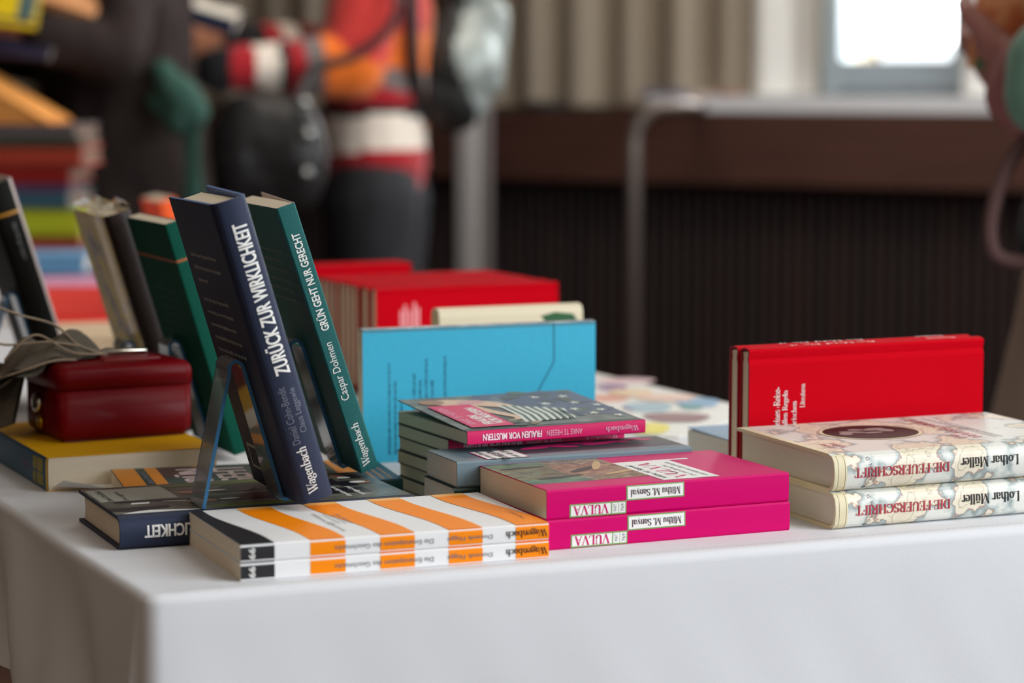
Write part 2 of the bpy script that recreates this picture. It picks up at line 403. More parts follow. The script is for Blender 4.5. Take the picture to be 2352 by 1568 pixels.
b = MB(); b.add([(-3.6, -2.2, 2.9), (2.8, -2.2, 2.9), (2.8, 9.6, 2.9), (-3.6, 9.6, 2.9)], [(3, 2, 1, 0)], mat('ceiling_paint', (205, 198, 186), .9)); struct(b.build('ceiling'))
b = MB(); b.box((-3.7, -2.2, 0), (-3.6, 9.6, 2.9), mat('left_wall_paint', (84, 60, 48), .8)); struct(b.build('wall_left'))
b = MB(); b.box((-3.6, -2.3, 0), (2.8, -2.2, 2.9), WALLP); struct(b.build('wall_front'))
b = MB()
for y0, y1, z0, z1 in ((-2.2, 5.2, 0, .95), (-2.2, 5.2, 2.75, 2.9), (-2.2, -1.1, .95, 2.75), (1.4, 3.1, .95, 2.75), (4.7, 5.2, .95, 2.75)): b.box((2.8, y0, z0), (2.92, y1, z1), WALLP)
struct(b.build('wall_right'))
b = MB()
GS0, GS1, GZ0, GZ1 = 1.108, 1.425, 1.118, 2.45             # clear opening of the back window
for s0, s1, z0, z1 in ((-4.3, GS0 - .03, 0, 2.9), (GS1 + .03, 3.5, 0, 2.9), (GS0 - .03, GS1 + .03, 0, 1.0), (GS0 - .03, GS1 + .03, 2.5, 2.9)):
    wall_box(b, s0, s1, -.3, 0, z0, z1, WALLP)
struct(b.build('wall_back'))
def rounded_frame(s0, s1, z0, z1, d, depth, wd_l, wd_r, wd_b, wd_t, m, r=.018):
    B = MB(); inn = []
    for cx, cz, a0 in ((s1 - r, z0 + r, -90), (s1 - r, z1 - r, 0), (s0 + r, z1 - r, 90), (s0 + r, z0 + r, 180)):
        inn += [(cx + r * cos(rad(a0 + 15 * k)), cz + r * sin(rad(a0 + 15 * k))) for k in range(7)]
    def outp(x, z):
        cx, cz = (s0 + s1) / 2, (z0 + z1) / 2
        ox0, ox1, oz0, oz1 = s0 - wd_l, s1 + wd_r, z0 - wd_b, z1 + wd_t
        return (min(max(x + (x - cx) * 9, ox0), ox1), min(max(z + (z - cz) * 9, oz0), oz1))
    out = [outp(*p) for p in inn]; n = len(inn)
    vs = [wp(x, d, z) for x, z in inn] + [wp(x, d, z) for x, z in out] + [wp(x, d - depth, z) for x, z in inn] + [wp(x, d - depth, z) for x, z in out]
    fs = []
    for i in range(n):
        j = (i + 1) % n; fs += [(i, j, n + j, n + i), (2 * n + i, 3 * n + i, 3 * n + j, 2 * n + j), (i, 2 * n + i, 2 * n + j, j), (n + i, n + j, 3 * n + j, 3 * n + i)]
    B.add(vs, fs, m); return B
wf = rounded_frame(GS0, GS1, GZ0, GZ1, .02, .07, .05, .028, .11, .05, FRAMEG).build('window_1'); struct(wf)
b = MB(); wall_box(b, GS0 - .02, GS1 + .02, -.02, -.015, GZ0 - .02, GZ1 + .02, mat('window_glass', (255, 255, 255), .0, trans=1, ior=1.01)); b.build('pane', wf)
b = MB(); wall_box(b, GS0 + .005, GS1 + .02, .02, .032, 1.022, 1.05, mat('frame_rail_grey', (120, 126, 130), .5)); b.build('lower_rail', wf)
sf = MB()
for y0, y1, z0, z1 in ((-1.1, 1.4, .95, 1.0), (-1.1, 1.4, 2.70, 2.75), (-1.1, -1.04, 1.0, 2.70), (1.34, 1.4, 1.0, 2.70), (.12, .18, 1.0, 2.70)): sf.box((2.79, y0, z0), (2.86, y1, z1), FRAMEG)
struct(sf.build('window_2'))
sf = MB()
for y0, y1, z0, z1 in ((3.1, 4.7, .95, 1.0), (3.1, 4.7, 2.70, 2.75), (3.1, 3.16, 1.0, 2.70), (4.64, 4.7, 1.0, 2.70)): sf.box((2.79, y0, z0), (2.86, y1, z1), FRAMEG)
struct(sf.build('added_window'))  # unseen window added to go with the side fill
# slatted panelling under the ledge, deep wooden ledge, white board at the window
b = MB(); wall_box(b, -4.2, 3.3, 0, .02, 0, .80, SLAT)
x = -1.2
while x < 3.2:
    vs = []; n = 5; wd = .026
    for z in (0.02, .79):
        for k in range(n + 1):
            a = pi * k / n; vs.append(wp(x - wd / 2 * cos(a), .02 + .013 * sin(a), z))
    b.add(vs, [(k, k + 1, n + 2 + k, n + 1 + k) for k in range(n)], SLAT, True); x += .034
struct(b.build('trim_1'))
b = MB(); wall_box(b, -4.2, 3.3, 0, .14, .795, .985, DWOOD); struct(b.build('trim_2'))
b = MB(); wall_box(b, .60, 1.75, .0, .138, .9855, 1.026, SILLW); struct(b.build('trim_3'))

def curtain(name, s0, s1, d, z0, z1, m, amp, seed, label):
    rng = random.Random(seed); n = int((s1 - s0) / .006); ph = []; B = MB(); a = 0
    for i in range(n + 1):
        a += rng.uniform(.28, .52) * .6; ph.append(a)
    vs = []; zs = [z0 + (z1 - z0) * k / 6 for k in range(7)]
    for z in zs:
        for i in range(n + 1):
            q = ph[i]; vs.append(wp(s0 + (s1 - s0) * i / n + .006 * sin(q * 2.1), d + amp * (sin(q) + .35 * sin(q * .37 + z * .6)), z))
    B.add(vs, [(k * (n + 1) + i, k * (n + 1) + i + 1, (k + 1) * (n + 1) + i + 1, (k + 1) * (n + 1) + i) for k in range(6) for i in range(n)], m, True)
    return tag(B.build(name), label, 'curtain')
curtain('curtain', -1.9, .875, .045, .998, 2.7, mat('curtain_taupe', (160, 147, 130), .9, sheen=.1), .024, 3, 'taupe pleated curtain hanging behind the dark wood ledge, left of the white one')
curtain('curtain', .885, 1.075, .075, 1.03, 2.7, mat('curtain_white', (240, 238, 232), .9), .012, 5, 'white pleated curtain directly left of the bright window')
curtain('curtain', 1.475, 1.72, .075, 1.03, 2.7, mat('curtain_white', (240, 238, 232), .9), .012, 6, 'white curtain right of the bright window, behind the orange book in hand')
b = MB(); STEEL = mat('brushed_steel', (190, 186, 182), .35, .75)
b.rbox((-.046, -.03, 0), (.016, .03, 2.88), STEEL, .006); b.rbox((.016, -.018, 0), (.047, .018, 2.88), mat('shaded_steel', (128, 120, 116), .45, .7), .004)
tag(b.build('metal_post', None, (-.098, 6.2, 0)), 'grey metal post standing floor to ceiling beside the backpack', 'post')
b = MB(); pts = [(.303, 6.0, .0), (.303, 6.0, .92)] + [(.303 + .085 * (1 - cos(a)), 6.0, .92 + .085 * sin(a)) for a in [pi / 2 * k / 8 for k in range(1, 9)]] + [(.43, 6.02, 1.005), (.47, 6.12, 1.005), (.49, 6.30, 1.004), (.50, 6.56, 1.004)]
b.tube(pts, .0175, mat('dark_chrome', (128, 118, 112), .38, .7), 14)
tag(b.build('tube_rail'), 'bent steel tube rail rising in front of the dark slatted panelling', 'rail')
b = MB(); c = wp(.255, .115, 0); b.rbox((c.x - .05, c.y - .016, .986), (c.x + .05, c.y + .016, 1.012), mat('black_plastic', (34, 33, 32), .5), .006)
tag(b.build('black_case'), 'small flat black case lying on the wood ledge before the taupe curtain', 'case')
for k, (s_, wd, c, lab) in enumerate(((.64, .13, (112, 112, 140), 'lavender blue booklet lying on the ledge left of the white curtain'), (.765, .07, (214, 190, 172), 'pale peach booklet lying on the ledge beside the lavender one'), (.835, .05, (176, 128, 112), 'salmon booklet lying on the ledge below the edge of the white curtain'))):
    b = MB(); wall_box(b, s_ - wd / 2, s_ + wd / 2, .092, .137, 1.0262, 1.040, mat('ledge_booklet%d' % k, c, .5)); tag(b.build('booklet'), lab, 'book', 'booklets on the window ledge')

# ------------------------------------------------------------------ the book table and its cloth
CL = Vector((-.2220, 1.4319, 0)); FU = Vector((cos(.385), sin(.385), 0)); LU = Vector((cos(2.016), sin(2.016), 0)); RU = Vector((-.4377, .899, 0))
CR = CL + FU * .772; TL = 2.5
BLc = CL + LU * TL; BRc = CR + RU * (TL - .35)
CLOTH = mat('white_table_linen', (222, 223, 227), .85, spec=.2, bump=.06, bscale=1400, sheen=.15)
def tablecloth():
    path = []       # (point on the edge, outward normal, drop)
    nl = Vector((-LU.y, LU.x, 0)); nf = Vector((FU.y, -FU.x, 0)); nr = Vector((RU.y, -RU.x, 0))
    def ease(s_): return .10 + .30 * math.exp(-s_ / .085)
    nL = 90; RC = .0125
    for i in range(nL):
        s_ = RC + (TL - RC) * (1 - i / nL) ** 1.6
        path.append((CL + LU * s_, nl, ease(s_), s_))
    for k in range(7):
        a = k / 6; n = (nl * (1 - a) + nf * a).normalized(); path.append((CL - (nl + nf) * RC + n * RC, n, .40, 0))
    for i in range(1, 60): path.append((CL + FU * (RC + (.772 - 2 * RC) * i / 60), nf, .40, -.772 * i / 60))
    for k in range(7):
        a = k / 6; n = (nf * (1 - a) + nr * a).normalized(); path.append((CR - (nf + nr) * RC + n * RC, n, .40, -.772))
    for i in range(1, 50): path.append((CR + RU * (RC + (TL - .35) * i / 50), nr, .3, -.772 - i / 20))
    r = .007; prof = [(-.012, 0), (-.0072, 0)] + [(-r + r * sin(a), -r + r * cos(a)) for a in (pi / 12, pi / 6, pi / 4, pi / 3, pi / 2.4)]
    nv = 22; vs = []; n = len(path)
    for p, nn, drop, s_ in path:
        for o, z in prof: vs.append(p + nn * o + Vector((0, 0, TZ + z)))
        for k in range(nv):
            t = k / (nv - 1); z = -r - (drop - r) * t
            w = .012 * sin(s_ * 24 + t * 4.2) * t ** .7 + .006 * sin(s_ * 61 + 1.3 + t * 6) * t if s_ > 0 else .0045 * sin(s_ * 17 + t * 5) * t ** .8 + .0022 * sin(s_ * 47 - t * 14) * t ** .8 + .0012 * sin(s_ * 90 + t * 22) * t ** .7
            fl = .02 * t if s_ > 0 else .012 * t
            vs.append(p + nn * (w + fl) + Vector((0, 0, TZ + z)))
    K = len(prof) + nv
    fs = [(i * K + k, i * K + k + 1, (i + 1) * K + k + 1, (i + 1) * K + k) for i in range(n - 1) for k in range(K - 1)]
    B = MB(); B.add(vs, fs, CLOTH, True)
    top = [vs[i * K] for i in [0, nL - 1] + list(range(nL, nL + 8)) + list(range(nL + 65, nL + 74)) + [n - 1]]
    B.add(top, [tuple(range(len(top)))[::-1]], CLOTH)
    # woven hem stitch a little in from the front edge
    ST = mat('hem_stitch', (204, 204, 208), .9)
    for k in range(150):
        q = CL + FU * (.02 + k * .005) + Vector((-FU.y, FU.x, 0)) * .011 + Vector((0, 0, TZ + .0002))
        B.add([q, q + FU * .0026, q + FU * .0026 + Vector((-FU.y, FU.x, 0)) * .0007, q + Vector((-FU.y, FU.x, 0)) * .0007], [(0, 1, 2, 3)], ST)
    o = B.build('tablecloth')
    return tag(o, 'white linen tablecloth draped over the long book table', 'tablecloth')
tablecloth()
tb = empty('folding_table', None, (CL + FU * .386 + LU * 1.1)); tag(tb, 'long table hidden under the white tablecloth', 'table')
tb.location.z = 0
def tri_slab(pts, z0, z1, m, name, parent):
    B = MB(); n = len(pts); off = parent.location
    B.add([Vector((p.x, p.y, z0)) - off for p in pts] + [Vector((p.x, p.y, z1)) - off for p in pts], [tuple(range(n))[::-1], tuple(range(n, 2 * n))] + [(i, (i + 1) % n, n + (i + 1) % n, n + i) for i in range(n)], m)
    return B.build(name, parent)
ins = .012
tri_slab([CL + FU * ins + LU * ins, CR - FU * ins + RU * ins, BRc - FU * ins, BLc + FU * ins], .722, TZ - .0015, DWOOD, 'table_top', tb)
for p in (CL + FU * .08 + LU * .25, CR - FU * .08 + RU * .25, BRc - FU * .1 - RU * .2, BLc + FU * .1 - LU * .2):
    B = MB(); q = p - tb.location; B.tube([(q.x, q.y, 0), (q.x, q.y, .722)], .016, STEEL, 12); B.build('leg', tb)

# ------------------------------------------------------------------ front of the table: books lying in pairs
# striped orange paperbacks
ORG = mat('cover_orange', (255, 143, 0), .5, spec=.25); ORGP = mat('cover_pale_orange', (255, 190, 105), .42); CHAR = mat('cover_charcoal', (40, 40, 42), .45); CWH = mat('cover_white', (238, 238, 238), .5, spec=.3)
def orange_book(x, y, yaw, z, label):
    L, Wd, T = .2072, .1275, .0115
    k = Book('striped_paperback', lay_m(x, y, yaw, z), L, Wd, T, CWH)
    bands = [(-.002, .106, CHAR)] + [(.106 + .1118 * i, .106 + .1118 * (i + 1), ORG) for i in (1, 3, 5, 7)]
    sh = lambda v: -.062 * (lambda t: t * t * (3 - 2 * t))(min(1, max(0, (v / Wd - .12) / .78)))
    for a, b_, m in bands:
        vv = [0, .0006] + [Wd * t for t in (.08, .16, .25, .34, .43, .52, .61, .70, .78, .86, .93)]
        for i in range(len(vv) - 1):
            q = lambda t, v: (min(L, max(0, (t + sh(v)) * L)), v)
            k.poly('front', [q(a, vv[i]), q(b_, vv[i]), q(b_, vv[i + 1]), q(a, vv[i + 1])], m)
        m2 = ORGP if m is ORG else m
        k.poly('front', [q(a, Wd * .93), q(b_, Wd * .93), q(b_, Wd), q(a, Wd)], m2)
        k.rect('spine', max(0, a * L), 0, min(L, b_ * L), T, m)
    k.text('spine', 'Wagenbach', .925 * L, T * .52, .029, T * .52, 180, INK, 'serif')
    k.text('spine', 'Dominik Flügge', .735 * L, T * .5, .031, T * .32, 180, DIM, 'sans')
    k.text('spine', 'Die Emanzipation des Geschmacks', .455 * L, T * .5, .066, T * .36, 180, DIM, 'sans')
    k.text('spine', '66', .035 * L, T * .5, T * .62, T * .36, 90, WHITE, 'bold')
    k.text('front', 'Wagenbach', .955 * L, .25 * Wd, .026, .003, 90, INK, 'sans')
    k.text('front', 'Dominik Flügge', .36 * L, .28 * Wd, .032, .003, 90, INK, 'sans')
    k.text('front', 'Die Emanzipation', .335 * L + .004, .52 * Wd, .040, .0034, 90, INK, 'sans')
    k.lines('front', .365 * L + .004, .50 * Wd, [.036, .03, .034], .002, .004, 90, DIM, 4)
    k.done(label, group='striped paperbacks at the table edge'); return k
orange_book(-.1684, 1.476, .3822, 0, 'orange and white striped paperback at the table edge, lower of the two')
orange_book(-.1684, 1.4765, .3822, .01165, 'orange and white striped paperback at the table edge, upper of the two')

# magenta paperbacks
MAG = mat('cover_magenta', (206, 0, 104), .45, spec=.12, coat=.04); GRN = mat('label_green_line', (120, 160, 90), .5)
FOREST = ramp_mat('cover_photo_foliage', [(.3, (28, 44, 30)), (.48, (60, 96, 52)), (.62, (96, 128, 84)), (.8, (150, 160, 130))], scale=(26, 60, 10), nscale=2.2, rough=.38, coat=.2)
EARTH = ramp_mat('cover_photo_earth', [(.3, (66, 50, 36)), (.5, (128, 104, 76)), (.72, (182, 158, 120))], scale=(60, 60, 10), nscale=3.2, rough=.38, coat=.2)
def magenta_book(x, y, yaw, z, label):
    L, Wd, T = .184, .1134, .0201
    k = Book('magenta_paperback', lay_m(x, y, yaw, z), L, Wd, T, MAG)
    k.poly('front', [(.0, .21 * Wd), (.26 * L, .21 * Wd), (.22 * L, .55 * Wd), (.24 * L, .985 * Wd), (0, .985 * Wd)], FOREST)
    k.poly('front', [(.26 * L, .21 * Wd), (.49 * L, .235 * Wd), (.49 * L, .985 * Wd), (.24 * L, .985 * Wd), (.22 * L, .55 * Wd)], EARTH)
    for cx, cy, rx, ry, m, ro in ((.33, .62, .018, .004, INK, .6), (.41, .72, .02, .003, mat('twig_tan', (196, 164, 122), .6), 1.1), (.43, .44, .016, .003, mat('twig_tan', (196, 164, 122), .6), .4), (.17, .4, .02, .0035, INK, .2), (.12, .8, .018, .003, INK, .1)):
        k.ell('front', cx * L, cy * Wd, rx, ry, m, 2, 14, ro)
    gw = .0009
    lab = [(.481 * L, .045 * Wd), (.72 * L, .04 * Wd), (.73 * L, .7 * Wd), (.80 * L, .7 * Wd), (.80 * L, .76 * Wd), (.52 * L, .76 * Wd)]
    k.poly('front', [(.487 * L, .05 * Wd), (.722 * L, .05 * Wd), (.722 * L, .72 * Wd), (.81 * L, .72 * Wd), (.81 * L, .755 * Wd), (.487 * L, .755 * Wd)], WHITE, 2)
    k.text('front', 'Mithu M. Sanyal', .517 * L, .36 * Wd, .058, .0062, 90, INK, 'serif')
    k.text('front', 'VULVA', .585 * L, .38 * Wd, .066, .0115, 90, MAG, 'serif')
    k.text('front', 'Die Enthüllung des', .643 * L, .34 * Wd, .05, .0045, 90, DIM, 'sans'); k.text('front', 'unsichtbaren Geschlechts', .683 * L, .38 * Wd, .062, .0045, 90, DIM, 'sans')
    def label_box(u0, v0, u1, v1):
        k.rect('spine', u0 * L, v0 * T, u1 * L, v1 * T, GRN, 1); k.rect('spine', u0 * L + gw, v0 * T + gw, u1 * L - gw, v1 * T - gw, WHITE, 2)
    label_box(.09, .03, .26, .47); label_box(.255, .03, .318, .47); label_box(.318, .46, .556, .965)
    k.text('spine', 'VULVA', .175 * L, .25 * T, .0262, .0068, 180, MAG, 'serifb')
    k.text('spine', 'Mithu M. Sanyal', .437 * L, .715 * T, .0375, .0062, 180, mat('print_plum', (84, 56, 70), .5), 'serifb')
    k.text('spine', 'WAT', .272 * L, .25 * T, .0052, .0024, 90, DIM, 'sans'); k.text('spine', '769', .302 * L, .25 * T, .0052, .0024, 90, DIM, 'sans')
    k.rect('spine', .286 * L, .09 * T, .2875 * L, .41 * T, GRN, 3)
    k.done(label, group='magenta paperbacks in the middle'); return k
magenta_book(.0238, 1.5772, .4149, 0, 'magenta paperback with white spine labels, lower of the two')
magenta_book(.0230, 1.5776, .4149, .0203, 'magenta paperback with forest photo cover, upper of the two')

# navy hardcover lying
NAVY = mat('jacket_navy', (46, 53, 74), .5, spec=.18, vary=.06, vscale=60); LAWN = ramp_mat('cover_photo_grey', [(.3, (62, 64, 56)), (.6, (104, 104, 92)), (.8, (134, 132, 120))], scale=(40, 40, 10), nscale=1.4, rough=.38, coat=.1)
PALEG = mat('cover_pale_grey', (176, 180, 170), .38); SUIT = mat('cover_suit_dark', (26, 26, 34), .38); FACE = mat('cover_face', (176, 120, 92), .45); LEAF = mat('cover_leaf', (92, 108, 44), .45)
BOARD = mat('cover_mid_grey', (92, 90, 84), .4)
k = Book('navy_hardcover', lay_m(-.26, 1.5775, .3987), .21, .1185, .0224, NAVY, kind='jacket')
L, Wd, T = .21, .1185, .0224
k.rect('front', .0005, .009, L - .0005, Wd - .0005, LAWN, 1)
k.rect('front', .002, .5 * Wd, .27 * L, .93 * Wd, PALEG, 2)
k.text('front', 'Daniel Cohn-Bendit', .045 * L, .70 * Wd, .046, .0046, 90, INK, 'sans', 3); k.text('front', 'Claus Leggewie', .10 * L, .66 * Wd, .036, .0046, 90, INK, 'sans', 3)
for q in ([(.02, .075), (.10, .17), (.24, .10), (.32, .075)], [(.09, .37), (.15, .36), (.16, .42), (.10, .42)], [(.2, .40), (.28, .38), (.28, .45), (.21, .45)]): k.poly('front', [(a * L, c * Wd) for a, c in q], WHITE, 2)
for q in ([(.0, .18), (.07, .13), (.2, .2), (.2, .28), (.0, .27)], [(.36, .30), (.9, .26), (.9, .44), (.62, .52), (.36, .47)], [(.40, .58), (.84, .56), (.86, .80), (.46, .80)], [(.05, .44), (.3, .40), (.3, .46), (.05, .49)]): k.poly('front', [(a * L, c * Wd) for a, c in q], SUIT, 2)
for cx, cy, rx, ry in ((.325, .34, .011, .006), (.345, .65, .012, .006), (.89, .86, .006, .004), (.93, .60, .006, .004)): k.ell('front', cx * L, cy * Wd, rx, ry, FACE, 3)
for cx, cy, rx, ry in ((.42, .35, .008, .003), (.42, .66, .008, .003), (.90, .80, .005, .004), (.915, .62, .006, .004)): k.ell('front', cx * L, cy * Wd, rx, ry, WHITE, 3)
for cx, cy, rx, ry in ((.42, .14, .022, .006), (.56, .13, .026, .006), (.5, .9, .05, .007)): k.ell('front', cx * L, cy * Wd, rx, ry, LEAF, 2)
for q in ([(.84, .5), (.90, .5), (.90, .68), (.84, .68)], [(.88, .75), (.96, .75), (.96, .88), (.88, .88)]): k.poly('front', [(a * L, c * Wd) for a, c in q], SUIT, 2)
k.text('front', 'Gespräche über ein', .80 * L, .32 * Wd, .042, .0055, 90, WHITE, 'bold', 4); k.text('front', 'unruhiges Land', .85 * L, .32 * Wd, .036, .0055, 90, WHITE, 'bold', 4)
k.text('spine', 'ZURÜCK ZUR WIRKLICHKEIT', .328 * L, T * .5, .1045, T * .46, 180, WHITE, 'heavy'); 
k.done('navy blue hardcover lying flat, photo of people on its cover', group='navy hardcovers')

# pair of map-patterned hardcovers
SEA = (226, 224, 216)
MAP = ramp_mat('jacket_old_map', [(.0, (230, 229, 222)), (.47, (228, 227, 219)), (.51, (190, 199, 195)), (.538, (142, 155, 153)), (.544, (190, 142, 124)), (.555, (234, 226, 206)), (.61, (231, 220, 196)), (.62, (186, 172, 148)), (.63, (232, 223, 201)), (.75, (226, 212, 188))], nscale=29, detail=6, rough=.4, coat=.1)
MAPE = mat('map_border', (228, 216, 180), .45); REDT = mat('print_dull_red', (178, 62, 74), .5); OVAL = mat('cover_oval_dark', (50, 36, 38), .5, spec=.2); RING = mat('cover_oval_ring', (196, 170, 156), .45)
def map_book(x, y, yaw, z, label, lift=0):
    L, Wd, T = .2188, .1387, .0262
    k = Book('map_jacket_hardcover', lay_m(x, y, yaw, z), L, Wd, T, MAP, PAGEW, 'jacket', lift=lift, inner=MAPE)
    k.rect('front', .0003, .009, .006, Wd - .0005, MAPE, 1); k.rect('spine', .0003, .0005, .010, T - .0005, MAPE, 1)
    for u in (.003, .0085): k.rect('spine', u, .001, u + .0003, T - .001, mat('map_line', (150, 140, 118), .6), 2)
    cx, cy = .366 * L, .585 * Wd
    k.ell('front', cx, cy, .041, .035, RING, 1, 40); k.ell('front', cx, cy, .039, .033, MAPE, 2, 40); k.ell('front', cx, cy, .0365, .031, OVAL, 3, 40)
    for dx, dy, rx, ry in ((-.014, .003, .010, .004), (-.022, -.002, .005, .006), (.008, .010, .010, .005), (.014, .004, .006, .008), (-.006, .012, .006, .004), (.0, -.004, .008, .003)):
        k.ell('front', cx + dx, cy + dy, rx, ry, mat('oval_relief', (150, 134, 128), .5), 4, 14, dx * 30)
    k.text('front', 'Lothar', .075 * L, .26 * Wd, .021, .006, 90, REDT, 'serif'); k.text('front', 'Müller', .115 * L, .26 * Wd, .022, .006, 90, REDT, 'serif')
    k.text('front', 'DIE', .585 * L, .30 * Wd, .020, .0075, 90, REDT, 'serif'); k.text('front', 'FEUERSCHRIFT', .64 * L, .56 * Wd, .094, .008, 90, REDT, 'serif')
    k.lines('front', .70 * L, .56 * Wd, [.10, .08], .003, .005, 90, DIM, 9)
    k.text('spine', 'DIE FEUERSCHRIFT', .250 * L, T * .50, .077, T * .27, 180, REDT, 'serifb')
    k.text('spine', 'Lothar Müller', .58 * L, T * .56, .049, T * .29, 180, INK, 'serif')
    k.text('spine', 'Wagenbach', .87 * L, T * .5, .036, T * .26, 180, INK, 'serif')
    for i, ch in enumerate('ISLAND'[::-1]): pass
    for i, (u, v, ch) in enumerate(((.125, .86, 'D'), (.133, .68, 'N'), (.135, .5, 'A'), (.13, .32, 'L'), (.122, .2, 'S'), (.113, .1, 'I'))):
        k.text('spine', ch, u * L, v * T, .0022, .0028, 110, DIM, 'serif' if ch in SERIF else 'sans')
    k.done(label, group='map jacket hardcovers'); return k
map_book(.2222, 1.6509, .4008, 0, 'hardcover in an old map jacket, lower of the two at right')
map_book(.2212, 1.6512, .4022, .0264, 'hardcover with dark oval portrait on its map jacket, upper of the two', lift=.001)

# two red cloth hardcovers on their fore-edges
RED = mat('red_book_cloth', (196, 0, 22), .75, spec=.06, bump=.25, bscale=1600, vary=.05, vscale=500); REDIN = mat('red_book_inside', (150, 10, 24), .6)
def red_book(x, y, yaw, z, label, L=.21, Wd=.109, T=.0142, quote=True, group=None, name='red_cloth_hardcover'):
    k = Book(name, edge_m(x, y, yaw, z), L, Wd, T, RED, PAGE, 'hard', inner=REDIN, c=.0017, inset=.0016)
    ft = WHITE
    if quote:
        for i, (t, u, top, w, h) in enumerate((('k eines ›Reise-', .113, .262, .033, .0058), ('allen Regeln', .149, .288, .0275, .0058), ('orischen', .184, .365, .0195, .0046), ('Literaturen', .219, .248, .0178, .0044))):
            k.text('back', t, L - u * L, (top * Wd) + w / 2, w, h, -90, ft, 'serif')
        k.text('spine', 'Wagenbach', .83 * L, T * .5, .026, T * .4, 180, ft, 'serif'); k.text('spine', 'Das Motel. Ein Ort', .36 * L, T * .5, .075, T * .4, 180, ft, 'serif')
    k.done(label, group=group); return k
k0 = Vector((-sin(.4217), cos(.4217)))
red_book(.1774, 1.794, .4217, .1092, 'red cloth hardcover on edge behind the map books, front one with white quotation', group='red hardcovers standing on edge')
red_book(.1774 + k0.x * .0148 - .001, 1.794 + k0.y * .0148, .4217, .1092, 'red cloth hardcover on edge, rear one of the pair behind the map books', group='red hardcovers standing on edge')

# ------------------------------------------------------------------ middle: cyan book, art paperbacks, grey paperbacks
CYAN = mat('cover_cyan', (56, 174, 208), .5, vary=.03, vscale=200); DBL = mat('print_dark_blue', (24, 92, 120), .5)
PSPINE = ramp_mat('cover_picture_grey', [(.35, (96, 104, 120)), (.5, (168, 166, 170)), (.62, (206, 204, 206)), (.72, (84, 92, 110))], scale=(22, 60, 60), nscale=1.5, rough=.45)
k = Book('cyan_paperback', edge_m(-.121, 1.9452, .3717, .1098), .2051, .1096, .0125, PSPINE, back_mat=CYAN); L, Wd, T = .2051, .1096, .0125
k.rect('back', 0, .0004, L, .003, mat('cover_cyan_dull', (70, 140, 160), .5), 1)
for i, (u, top, w) in enumerate(((.105, .24, .085), (.132, .26, .06), (.158, .42, .05), (.202, .26, .045), (.232, .28, .045), (.262, .22, .06), (.29, .32, .04), (.345, .25, .05))):
    pass
k.lines('back', L - .11 * L, .60 * Wd, [.075, .06, .045], .0026, .0052, -90, DBL, 3)
k.lines('back', L - .215 * L, .52 * Wd, [.05, .045, .062, .044], .0026, .0052, -90, DBL, 8)
k.lines('back', L - .345 * L, .44 * Wd, [.048], .0026, .005, -90, DBL, 12)
lw = .0005; q = [(L * (1 - .815), .0), (L * (1 - .817), .30 * Wd), (L * (1 - .715), .62 * Wd)]
for (a, c), (d, e) in zip(q, q[1:]):
    n = Vector((-(e - c), d - a)).normalized() * lw; k.poly('back', [(a + n.x, c + n.y), (a - n.x, c - n.y), (d - n.x, e - n.y), (d + n.x, e + n.y)], DBL, 2)
k.done('cyan blue paperback on its edge behind the art paperback stack')

